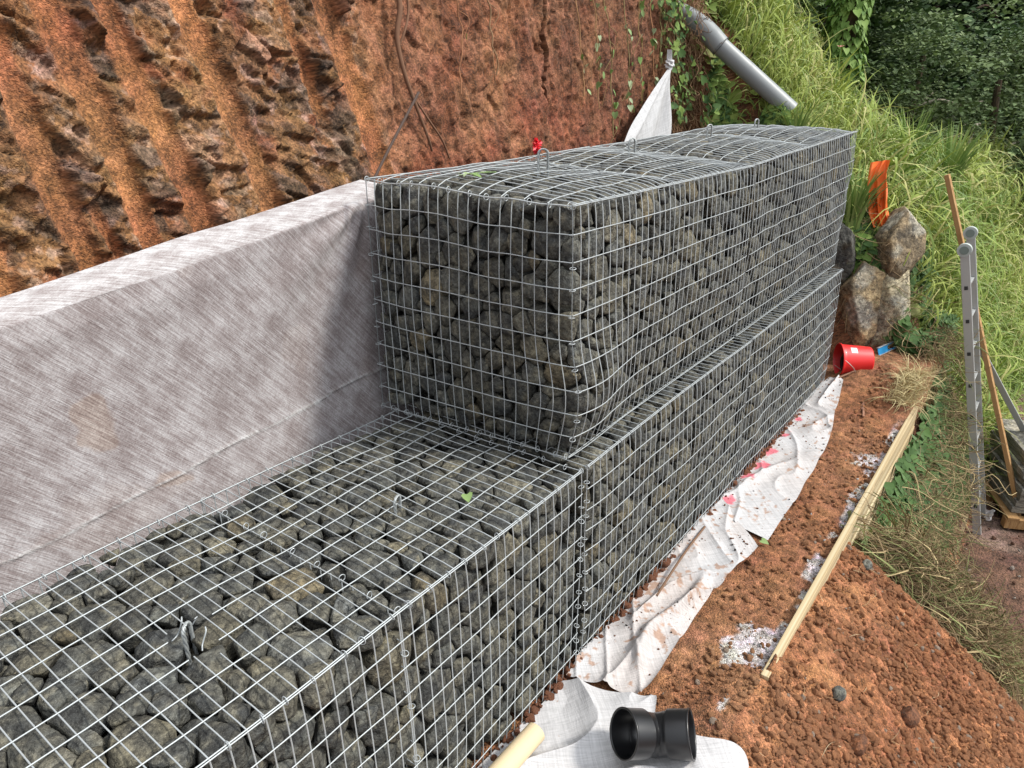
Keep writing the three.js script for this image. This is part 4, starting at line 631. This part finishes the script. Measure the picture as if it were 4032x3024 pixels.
field('grass', 'tall bright green grass covering the hillside', BLADES, M.grass, 60000, RNG(401), (r) => {
  const t = Math.pow(r(), 1.35), z = -4.75 - 9 * t, x = -4.2 + 5.9 * r(); if (z > -5.0 && x > -0.2) return null; if (z > -4.92 && x < -0.85) return null;
  const y = hillY(x, z); if (y < YARD + 0.12) return null; const low = sst(-0.2, 0.5, x) * sst(-6.2, -5.2, z); if (r() < low * 0.75) return null;
  const clear = Math.hypot(x + 0.6, z + 4.95) < 0.5 ? 0.6 : 1, L = (0.22 + 0.5 * r() * r() + 0.08 * t) * clear * (0.8 + 0.5 * clamp(0.5 + noise(x * 1.2, z * 1.2, 9))); const N = slopeN(x, z);
  return { p: [x, y - 0.02, z], up: [N.x * 0.5 + (r() - 0.5) * 0.55, 1, N.z * 0.4 + (r() - 0.5) * 0.55], yaw: r() * 6.283, s: [L * (0.75 + 0.5 * r()) * (1 + 0.6 * t), L, L], c: grassC(r, x, z) };
});
field('grass', 'short grass and weeds between the tall blades', [BLADES[1], BLADES[3], LANCE], M.grass, 26000, RNG(402), (r) => { const t = Math.pow(r(), 1.2), z = -4.7 - 8 * t, x = -4 + 5.7 * r(), y = hillY(x, z); if (y < YARD + 0.1) return null; const L = 0.07 + 0.13 * r(), N = slopeN(x, z); return { p: [x, y, z], up: [N.x + (r() - 0.5) * 1.1, 0.8, N.z + (r() - 0.5) * 1.1], yaw: r() * 6.28, s: [L * 1.8, L, L], c: mix3(grassC(r, x, z), [0.08, 0.15, 0.03], 0.4) }; });
// tall clumps standing out on the crest
function clump(label, x, z, h, n, seed) {
  const r = RNG(seed), G = new GB(), g = thing('tall_grass_clump', label, 'grass clump', [x, hillY(x, z) - 0.02, z], 0, 'tall grass clumps on the crest');
  for (let k = 0; k < n; k++) { const a = r() * 6.283, L = h * (0.55 + 0.45 * r()), b = 0.15 + 0.55 * r(), w = 0.010 + 0.006 * r(), dx = Math.cos(a), dz = Math.sin(a), o = 0.10 * r(), c = mix3([0.14, 0.24, 0.06], [0.30, 0.38, 0.12], r()); let prev = null; for (let s = 0; s <= 7; s++) { const t = s / 7, rr = o + L * b * t * t, yy = L * (t - 0.18 * b * t * t * t), ww = w * (1 - Math.pow(t, 2.5)) + 0.0006; const p = [G.v(dx * rr - dz * ww, yy, dz * rr + dx * ww, c, 0, t), G.v(dx * rr + dz * ww, yy, dz * rr - dx * ww, c, 1, t)]; if (prev) G.q(prev[0], prev[1], p[1], p[0]); prev = p; } }
  mesh('blades', G.geo(), M.leaf, g);
}
clump('tall spiky grass clump on the crest, left of the other', -0.30, -7.9, 0.95, 90, 1); clump('tall spiky grass clump on the crest, right of the other', 0.16, -7.9, 0.95, 100, 2); clump('spiky grass clump below the vine covered trunk', -1.15, -7.3, 0.75, 70, 3); clump('low arching grass clump at the far corner of the upper gabion', -0.12, -4.75, 0.62, 110, 4); clump('fresh grass clump at the lower end of the drain pipe', -0.70, -4.72, 0.5, 45, 6); clump('pale grass clump at the right edge of the crest', 0.62, -8.8, 0.85, 80, 5);
// leafy creepers
const greenL = (r, dark) => dark ? mix3([0.045, 0.10, 0.025], [0.10, 0.19, 0.05], r()) : mix3([0.12, 0.22, 0.04], [0.24, 0.33, 0.08], r());
const leafUp = (r, N, k = 0.9) => [N.x + (r() - 0.5) * k, N.y + 0.35 + (r() - 0.5) * k * 0.6, N.z + 0.25 + (r() - 0.5) * k];
field('creeper_leaves', 'creeping vine leaves over the slope and the boulders', [HEART, LANCE], M.grass, 16000, RNG(403), (r) => {
  const k = r(); let x, z; if (k < 0.36) { x = 0.28 + 0.72 * r(); z = -4.5 - 1.0 * r(); } else if (k < 0.6) { x = -0.25 + 0.6 * r(); z = -4.55 - 0.6 * r(); } else if (k < 0.75) { x = -1.5 + 1.3 * r(); z = -4.5 - 0.25 * r(); } else { z = -2.4 - 2.6 * r(); x = 0.84 + (z < -3.1 ? 0.36 : 0.45) * r(); }
  let y = Math.max(hillY(x, z), groundY(x, z) - 0.02); if (k < 0.6 && x < 0.5 && y < 0.75) y += 0.25 * r(); if (k < 0.36 && fbm(x * 3, z * 3, 5, 2) < -0.12) return null; const s = 0.035 + 0.055 * r(), N = slopeN(x, z); return { p: [x, y + 0.02 + (k >= 0.75 ? 0.22 : 0.12) * r(), z], up: leafUp(r, N), yaw: r() * 6.28, s, g: r() < 0.75 ? 0 : 1, c: greenL(r, k < 0.36 || k >= 0.75 || r() < 0.4) };
});
// dead stems hanging down the cut and over the board
const straw = (r) => { const k = r(); return k < 0.22 ? mix3([0.30, 0.22, 0.11], [0.42, 0.33, 0.17], r()) : k < 0.75 ? mix3([0.15, 0.105, 0.055], [0.25, 0.175, 0.09], r()) : mix3([0.13, 0.15, 0.05], [0.2, 0.22, 0.08], r()); };
field('dry_stems', 'tangle of dry hanging grass on the cut slope beyond the board', [STEM, STEM2], M.straw, 3400, RNG(404), (r) => {
  const k = r(); let x, z; if (k < 0.62) { z = -2.3 - 2.5 * r(); x = 0.82 + (z < -3.1 ? 0.34 : 0.5) * r(); } else if (k < 0.9) { x = 0.62 + 0.4 * r(); z = -4.4 - 0.7 * r(); } else { x = -0.2 + 0.6 * r(); z = -4.45 - 0.35 * r(); }
  const y = Math.max(hillY(x, z), groundY(x, z)); const L = 0.14 + 0.42 * r() * r(); return { p: [x, y + 0.03 + 0.12 * r(), z], up: [0.5 + 1.1 * (r() - 0.5), -0.6 + 1.5 * (r() - 0.4), 0.25 + 1.0 * (r() - 0.5)], yaw: r() * 6.28, s: [L * 1.4, L, L], c: straw(r) };
});
field('dry_stems', 'dry grass lying on the soil by the bucket', [STEM, BLADES[2]], M.straw, 420, RNG(405), (r) => { const x = 0.58 + 0.22 * r(), z = -3.55 - 0.5 * r(); return { p: [x, groundY(x, z) + 0.02, z], up: [0.9 * (r() - 0.2), 0.25, 0.8 * (r() - 0.5)], yaw: r() * 6.28, s: 0.12 + 0.14 * r(), c: mix3([0.42, 0.34, 0.16], [0.52, 0.44, 0.24], r()) }; });
field('cut_grass_pile', 'heap of cut grass and weeds on the far side of the soil heap', [STEM, STEM2, BLADES[3], HEART], M.straw, 7500, RNG(406), (r) => {
  const t = r(), a = (r() + r() + r() - 1.5) * 0.30, x = mix(0.86, 1.62, t) - a * 0.35, z = mix(-2.10, -2.42, t) + a * (0.7 + 0.4 * t) + 0.1 * (r() - 0.5); const y = Math.max(groundY(x, z), YARD) + 0.22 * Math.max(0.1, 1 - Math.abs(a) * 3) * r(), leaf = r() < 0.10; const L = leaf ? 0.05 + 0.03 * r() : 0.14 + 0.30 * r();
  return { p: [x, y + 0.01, z], up: [0.75 + 0.7 * (r() - 0.5), -0.15 + 0.5 * (r() - 0.4), -0.15 + 1.1 * (r() - 0.5)], yaw: r() * 6.28, s: L, g: leaf ? 3 : r() < 0.15 ? 2 : r() < 0.5 ? 0 : 1, c: leaf ? mix3([0.16, 0.24, 0.08], [0.3, 0.36, 0.16], r()) : straw(r) };
});
field('fallen_stalks', 'thin dry stalks scattered on the heap', [STEM, BLADES[0]], M.straw, 160, RNG(407), (r) => { const x = 0.84 + 1.1 * r(), z = 0.1 - 2.2 * r(); return { p: [x, groundY(x, z) + 0.012, z], up: [r() - 0.5, 0.06, r() - 0.5], yaw: r() * 6.28, s: 0.05 + 0.12 * r() * r(), c: mix3([0.40, 0.28, 0.14], [0.55, 0.45, 0.28], r()) }; });
// ---- roots and vines on the bank
const bankP = (y, z, o = 0.05) => [bankX(y, z) + o, y, z];
{ const g = thing('hanging_root', 'thick brown root hanging down the bank behind the upper gabion', 'root', bankP(2.9, -0.99)); const b = bankP(2.9, -0.99), L = (pts) => spline(pts.map(([y, z, o]) => { const p = bankP(y, z, o); return V(p[0] - b[0], p[1] - b[1], p[2] - b[2]); }), 30);
  mesh('main_root', new GB().tube(L([[2.95, -0.97, 0.05], [2.75, -0.985, 0.07], [2.6, -0.94, 0.06], [2.42, -0.945, 0.07], [2.25, -1.01, 0.06], [2.08, -1.08, 0.05], [2.0, -1.13, 0.02]]), (t) => 0.017 * (1 - 0.6 * t), 7).geo(), M.root, g);
  mesh('side_root', new GB().tube(L([[2.95, -1.05, 0.05], [2.75, -1.06, 0.06], [2.62, -0.99, 0.07], [2.55, -0.95, 0.05]]), 0.007, 6).geo(), M.root, g);
  mesh('side_root', new GB().tube(L([[2.3, -1.0, 0.06], [2.18, -1.08, 0.07], [2.05, -1.20, 0.05], [1.95, -1.26, 0.03]]), 0.006, 6).geo(), M.root, g); }
function vine(label, z, y0, len, leaves, seed, o = 0.06) {
  const r = RNG(seed), b = bankP(y0, z, o), g = thing('hanging_vine', label, 'vine', b, 0, 'vines and roots hanging on the bank'), pts = []; let zz = 0; for (let k = 0; k <= 10; k++) { zz += (r() - 0.5) * 0.05; const y = y0 - len * k / 10; pts.push(V(bankX(y, z) + o + 0.03 * r() - b[0], y - b[1], zz)); }
  const C = spline(pts, 34), G = new GB().tube(C, 0.0032 + 0.002 * r(), 5); for (let k = 0; k < 3; k++) { const i = 4 + Math.floor(r() * 26), p = C[i]; G.tube(spline([p, p.clone().add(V(0.04, -0.05, (r() - 0.5) * 0.14)), p.clone().add(V(0.02, -0.14 - 0.1 * r(), (r() - 0.5) * 0.24))], 8), 0.0022, 4); } mesh('stem', G.geo(), std({ color: rgb(0.20 + 0.12 * r(), 0.13 + 0.06 * r(), 0.07) }), g);
  for (let k = 0; k < leaves; k++) { const p = C[Math.floor(r() * 34)], m = mesh('leaf', r() < 0.7 ? HEART : LANCE, vineLeafM[Math.floor(r() * 3)], g); m.position.set(p.x + 0.02, p.y, p.z + (r() - 0.5) * 0.06); m.rotation.set(0.6 + r(), r() * 6.28, r() * 0.8, 'YXZ'); m.scale.setScalar(0.03 + 0.035 * r()); }
}
const vineLeafM = [[0.16, 0.28, 0.06], [0.24, 0.36, 0.12], [0.30, 0.38, 0.20]].map((c) => new THREE.MeshPhysicalMaterial({ color: rgb(...c), roughness: 0.6, transmission: 0.25, thickness: 0, side: THREE.DoubleSide }));
[['bare thin vine on the bank above the red marker', -1.75, 2.95, 0.55, 0], ['bare vine right of the thick root, above the lifting loop', -1.50, 3.0, 0.7, 1], ['long thin vine just right of the bank crack', -2.75, 3.05, 0.8, 5], ['leafy vine second to the right of the bank crack', -2.95, 3.05, 0.9, 11], ['long leafy vine in the middle of the right bank', -3.2, 3.1, 1.15, 14], ['vine hanging above the left edge of the knotted cloth', -3.45, 3.1, 1.0, 10], ['leafy vine between the knotted cloth and the bank middle', -3.68, 3.1, 1.0, 16], ['dense leafy vine left of the knot', -3.88, 3.1, 0.9, 18], ['leafy vine just above the knotted cloth', -4.08, 3.15, 0.7, 20], ['tangled vine right at the bank corner', -4.25, 3.15, 1.2, 18], ['vine trailing down right of the knotted cloth', -4.38, 3.1, 1.25, 12], ['outermost vine at the bank corner by the drain pipe', -4.5, 3.1, 1.2, 16]].forEach(([l, z, y, n, k], i) => vine(l, z, y, n, k, 500 + i));
field('root_mat', 'matted fine roots and creeper on the bank corner', [STEM, STEM2], M.straw, 900, RNG(408), (r) => { const z = -4.15 - 0.6 * r(), y = 1.75 + 1.35 * r(); return { p: [bankX(y, z) + 0.03 + 0.08 * r() + (z < -4.4 ? 0.25 * r() : 0), y, z], up: [0.25 * r(), -1, 0.5 * (r() - 0.5)], yaw: r() * 6.28, s: 0.12 + 0.26 * r(), c: mix3([0.20, 0.10, 0.05], [0.32, 0.20, 0.11], r()) }; });
field('creeper_leaves', 'small vine leaves on the bank corner', [HEART, LANCE], M.grass, 420, RNG(409), (r) => { const z = -4.05 - 0.75 * r(), y = 2.0 + 1.05 * Math.pow(r(), 0.8); if (z < -4.45 && y > 2.45) return null; return { p: [bankX(y, z) + 0.08 + 0.12 * r() + (z < -4.4 ? 0.3 * r() : 0), y, z], up: [0.8, 0.6 * r(), r() - 0.3], yaw: r() * 6.28, s: 0.03 + 0.05 * r(), c: greenL(r, r() < 0.5) }; });
{ // sprig of leaves lying on the upper gabion
  const g = thing('leaf_sprig', 'small green leafy sprig lying on the near upper gabion', 'sprig', [-0.55, 2.052, -0.09]); mesh('stem', new GB().tube(spline([[-0.02, 0.005, 0.02], [0.03, 0.012, -0.03], [0.08, 0.012, -0.09]], 10), 0.0018, 5).geo(), vineLeafM[1], g); const r = RNG(8); for (let k = 0; k < 9; k++) { const m = mesh('leaf', LANCE, vineLeafM[k % 3], g), t = k / 9; m.position.set(-0.02 + 0.1 * t, 0.012, 0.02 - 0.11 * t); m.rotation.set(0.2 * r(), r() * 6.28, 0.3 * r(), 'YXZ'); m.scale.setScalar(0.04 + 0.02 * r()); }
}
for (const [x, y, z, lab] of [[-0.16, 1.006, 0.42, 'single green leaf on the wire top of the nearest gabion'], [0.43, 0.03, -1.36, 'fallen green leaf at the tip of the far geotextile strip']]) { const m = tag(mesh('fallen_leaf', HEART, vineLeafM[1]), lab, 'leaf', 'fallen leaves'); m.position.set(x, y, z); m.rotation.set(0.1, 1 + x, 0.1); m.scale.setScalar(0.045); }
for (const [x, y, z, s, lab, c] of [[-0.92, 2.62, -6.6, 0.035, 'small pink and white flower head in the grass below the crest', [0.85, 0.35, 0.38]], [0.30, 1.20, -5.6, 0.03, 'tiny yellow flower right of the orange sheeting', [0.85, 0.5, 0.03]], [0.62, 0.95, -6.0, 0.03, 'tiny yellow flower left of the timber plank top', [0.85, 0.55, 0.03]], [-0.12, 1.62, -6.3, 0.028, 'tiny mauve flower above the orange sheeting', [0.55, 0.25, 0.6]]]) { const G = new GB(), r = RNG(3); for (let k = 0; k < 7; k++) { const a = k / 7 * 6.283, i = [G.v(0, 0, 0), G.v(s * Math.cos(a - 0.35), s * 0.4, s * Math.sin(a - 0.35)), G.v(s * 1.3 * Math.cos(a), s * 0.5, s * 1.3 * Math.sin(a)), G.v(s * Math.cos(a + 0.35), s * 0.4, s * Math.sin(a + 0.35))]; G.q(...i); } void r; const st = new GB().tube([V(0, -0.45, 0), V(0.01, -0.2, 0), V(0, 0, 0)], 0.003, 4).geo(); const g = thing('wild_flower', lab, 'flower', [x, y, z], 0, 'wild flowers'); mesh('petals', G.geo(), std({ color: rgb(...c), side: THREE.DoubleSide }), g); mesh('stem', st, vineLeafM[0], g); }
// ---- trees
function crownGeo(seed, R, H, nCl, nLeaf, ls, tones, low = -0.4) { // leaves in clumps through the crown's volume
  const r = RNG(seed), G = new GB();
  for (let k = 0; k < nCl; k++) {
    let x, y, z; do { x = r() * 2 - 1; y = r() * 2 - 1; z = r() * 2 - 1; } while (x * x + y * y + z * z > 1 || x * x + y * y + z * z < 0.12 * r()); const q = 1 + 0.35 * noise(x * 2 + seed, y * 2, z * 2); const cx = x * R * q, cy = y * H * q, cz = z * R * q, cr = (0.10 + 0.11 * r()) * R, tn = tones[Math.floor(r() * tones.length)];
    for (let j = 0; j < nLeaf; j++) {
      const a = r() * 6.283, u = r() * 2 - 1, w = Math.sqrt(1 - u * u), d = cr * Math.pow(r(), 0.5), px = cx + w * Math.cos(a) * d * 1.3, py = cy + u * d * 0.6, pz = cz + w * Math.sin(a) * d * 1.3, s = ls * (0.6 + 0.8 * r()), yaw = r() * 6.283, tilt = (r() - 0.25) * 1.3, v = 0.7 + 0.6 * r(), c = tn.map((t) => t * v);
      const fx = Math.cos(yaw) * Math.cos(tilt), fy = -Math.sin(tilt), fz = Math.sin(yaw) * Math.cos(tilt), sx = -Math.sin(yaw) * 0.42 + 0.2 * (r() - 0.5), sy = 0.25 * (r() - 0.5), sz = Math.cos(yaw) * 0.42;
      const i0 = G.v(px, py, pz, c, 0.5, 0), i1 = G.v(px + (fx * 0.45 + sx) * s, py + (fy * 0.45 + sy + 0.08) * s, pz + (fz * 0.45 + sz) * s, c, 1, 0.5), i2 = G.v(px + fx * s, py + fy * s, pz + fz * s, c, 0.5, 1), i3 = G.v(px + (fx * 0.45 - sx) * s, py + (fy * 0.45 - sy + 0.08) * s, pz + (fz * 0.45 - sz) * s, c, 0, 0.5); G.t(i0, i1, i2); G.t(i0, i2, i3);
    }
  }
  return G.geo();
}
function tree(label, p, trunkH, R, H, o, seed) {
  const r = RNG(seed), g = thing('tree', label, 'tree', p, 0, 'trees behind the slope');
  mesh('trunk', new GB().tube(spline([[0, -0.3, 0], [0.1 * R * (r() - 0.5), trunkH * 0.4, 0.1 * R * (r() - 0.5)], [0.2 * R * (r() - 0.5), trunkH, 0.2 * R * (r() - 0.5)], [0.3 * R * (r() - 0.5), trunkH + H * 0.6, 0]], 14), (t) => 0.06 * R * (1 - 0.75 * t) + 0.02, 9).geo(), M.bark, g);
  for (let k = 0; k < 6; k++) { const a = k / 6 * 6.283 + r(), l = R * (0.6 + 0.35 * r()), y0 = trunkH * (0.7 + 0.4 * r()); mesh('branch', new GB().tube(spline([[0, y0, 0], [Math.cos(a) * l * 0.4, y0 + H * 0.15, Math.sin(a) * l * 0.4], [Math.cos(a) * l * 0.75, y0 + H * (0.1 + 0.3 * r()), Math.sin(a) * l * 0.75], [Math.cos(a) * l, y0 + H * (0.5 * r() - 0.1), Math.sin(a) * l]], 12), (t) => 0.02 * R * (1 - 0.8 * t) + 0.008, 6).geo(), o.pale ? paleBark : M.bark, g); }
  mesh('crown', crownGeo(seed, R, H, o.nCl, o.nLeaf, o.ls, o.tones), M.leaf, g).position.y = trunkH + H * 0.35;
}
const paleBark = std({ color: rgb(0.36, 0.32, 0.26), roughness: 0.9 });
const DARK = [[0.055, 0.10, 0.035], [0.07, 0.125, 0.04], [0.045, 0.085, 0.032]], MID = [[0.09, 0.16, 0.04], [0.12, 0.20, 0.05], [0.15, 0.23, 0.07]], SILV = [[0.16, 0.22, 0.09], [0.20, 0.27, 0.11], [0.12, 0.18, 0.07]];
const gy = (x, z) => z > -15 ? Math.max(hillY(x, z), YARD - 0.5) : Math.max(farY(x, z), -2.2);
const TREES = [
  ['pale leafed tree with bare twisting branches at the right edge', 0.1, -12.6, 1.75, 2.0, 1.9, { nCl: 230, nLeaf: 60, ls: 0.075, tones: SILV, pale: true }],
  ['pale leafed tree with spreading twigs, left of the right edge tree', -1.5, -13.6, 2.1, 1.7, 2.0, { nCl: 210, nLeaf: 60, ls: 0.075, tones: SILV, pale: true }],
  ['dark tree with broad leaves right behind the vine covered trunk', -3.2, -13.4, 2.9, 1.7, 2.3, { nCl: 190, nLeaf: 60, ls: 0.13, tones: DARK }],
  ['dark tree filling the gap beneath the pale twigs', -1.0, -17.0, 1.2, 2.4, 2.2, { nCl: 190, nLeaf: 60, ls: 0.14, tones: DARK }],
  ['dark bushy tree low at the right edge', 1.1, -16.5, 0.6, 2.3, 2.0, { nCl: 180, nLeaf: 60, ls: 0.13, tones: DARK }],
  ['tall dark tree at the top right corner', -0.2, -20.5, 3.6, 3.4, 3.2, { nCl: 200, nLeaf: 60, ls: 0.19, tones: DARK }],
  ['tall dark tree behind the middle of the wood', -4.2, -20.0, 4.0, 3.4, 3.4, { nCl: 200, nLeaf: 60, ls: 0.19, tones: DARK }],
  ['tall dark tree behind the drain pipe slope', -8.4, -17.5, 4.4, 3.4, 3.2, { nCl: 190, nLeaf: 60, ls: 0.19, tones: DARK }],
  ['feathery mid green tree behind the grass at the top', -4.3, -10.8, 3.0, 1.3, 1.2, { nCl: 120, nLeaf: 60, ls: 0.075, tones: MID }],
  ['mid green bush left of the vine covered trunk', -2.55, -8.9, 2.55, 0.75, 0.75, { nCl: 90, nLeaf: 60, ls: 0.055, tones: MID }],
  ['feathery bamboo like bush at the right edge below the trees', 1.0, -11.6, 0.95, 0.8, 0.8, { nCl: 90, nLeaf: 70, ls: 0.06, tones: SILV }],
  ['dark understorey tree behind the tall grass clumps', -2.4, -15.2, 1.6, 1.9, 1.6, { nCl: 150, nLeaf: 60, ls: 0.12, tones: DARK }],
];
TREES.forEach(([l, x, z, th, R, H, o], i) => tree(l, [x, gy(x, z), z], Math.max(0.2, th - gy(x, z) - 0.35 * H), R, H, o, 900 + i * 7));
{ // trunk wrapped in heart leaved vine
  const x = -1.35, z = -8.3, y = hillY(x, z), g = thing('vine_covered_trunk', 'tall trunk wrapped in bright heart shaped vine leaves', 'tree', [x, y, z]), r = RNG(61);
  mesh('trunk', new GB().tube(spline([[0, -0.3, 0], [0.03, 1, 0], [0.06, 2.5, 0.02], [0.1, 4.2, 0]], 12), (t) => 0.13 * (1 - 0.4 * t), 10).geo(), M.bark, g);
  const G = new GB(), hp = HEART.attributes.position, hi = HEART.index.array, d = new THREE.Object3D(), v = V(0, 0, 0);
  for (let k = 0; k < 2600; k++) { const t = r(), yy = t * 3.9 - 0.15, a = r() * 6.283, rad = (0.22 + 0.07 * noise(yy * 3, a * 1.3) + 0.05 * noise(yy * 9, a * 3)) * (0.75 + 0.35 * r()), c = mix3([0.10, 0.20, 0.04], [0.24, 0.36, 0.09], r()); d.position.set(0.04 * yy * 0.5 + Math.cos(a) * rad, yy, Math.sin(a) * rad); d.up.set(0, 1, 0); d.rotation.set(1.0 + 0.5 * (r() - 0.5), Math.PI / 2 - a + 0.9 * (r() - 0.5), 0.5 * (r() - 0.5), 'YXZ'); d.scale.setScalar(0.06 + 0.06 * r()); d.updateMatrix(); const o = G.n; for (let i = 0; i < hp.count; i++) { v.fromBufferAttribute(hp, i).applyMatrix4(d.matrix); G.v(v.x, v.y, v.z, c); } for (const i of hi) G.i.push(i + o); }
  mesh('vine_leaves', G.geo(), M.leaf, g);
}
// distant woodland as one mass
field('far_woods', 'dark far woodland behind the trees', [crownGeo(71, 1.6, 1.3, 26, 26, 0.34, DARK)], M.leaf, 260, RNG(410), (r) => { const x = -26 + 34 * r(), z = -19 - 16 * r(); return { p: [x, farY(x, z) + 0.9, z], yaw: r() * 6.28, s: 0.9 + 0.7 * r(), c: [1, 1, 1] }; });
renderer.render(scene, camera);
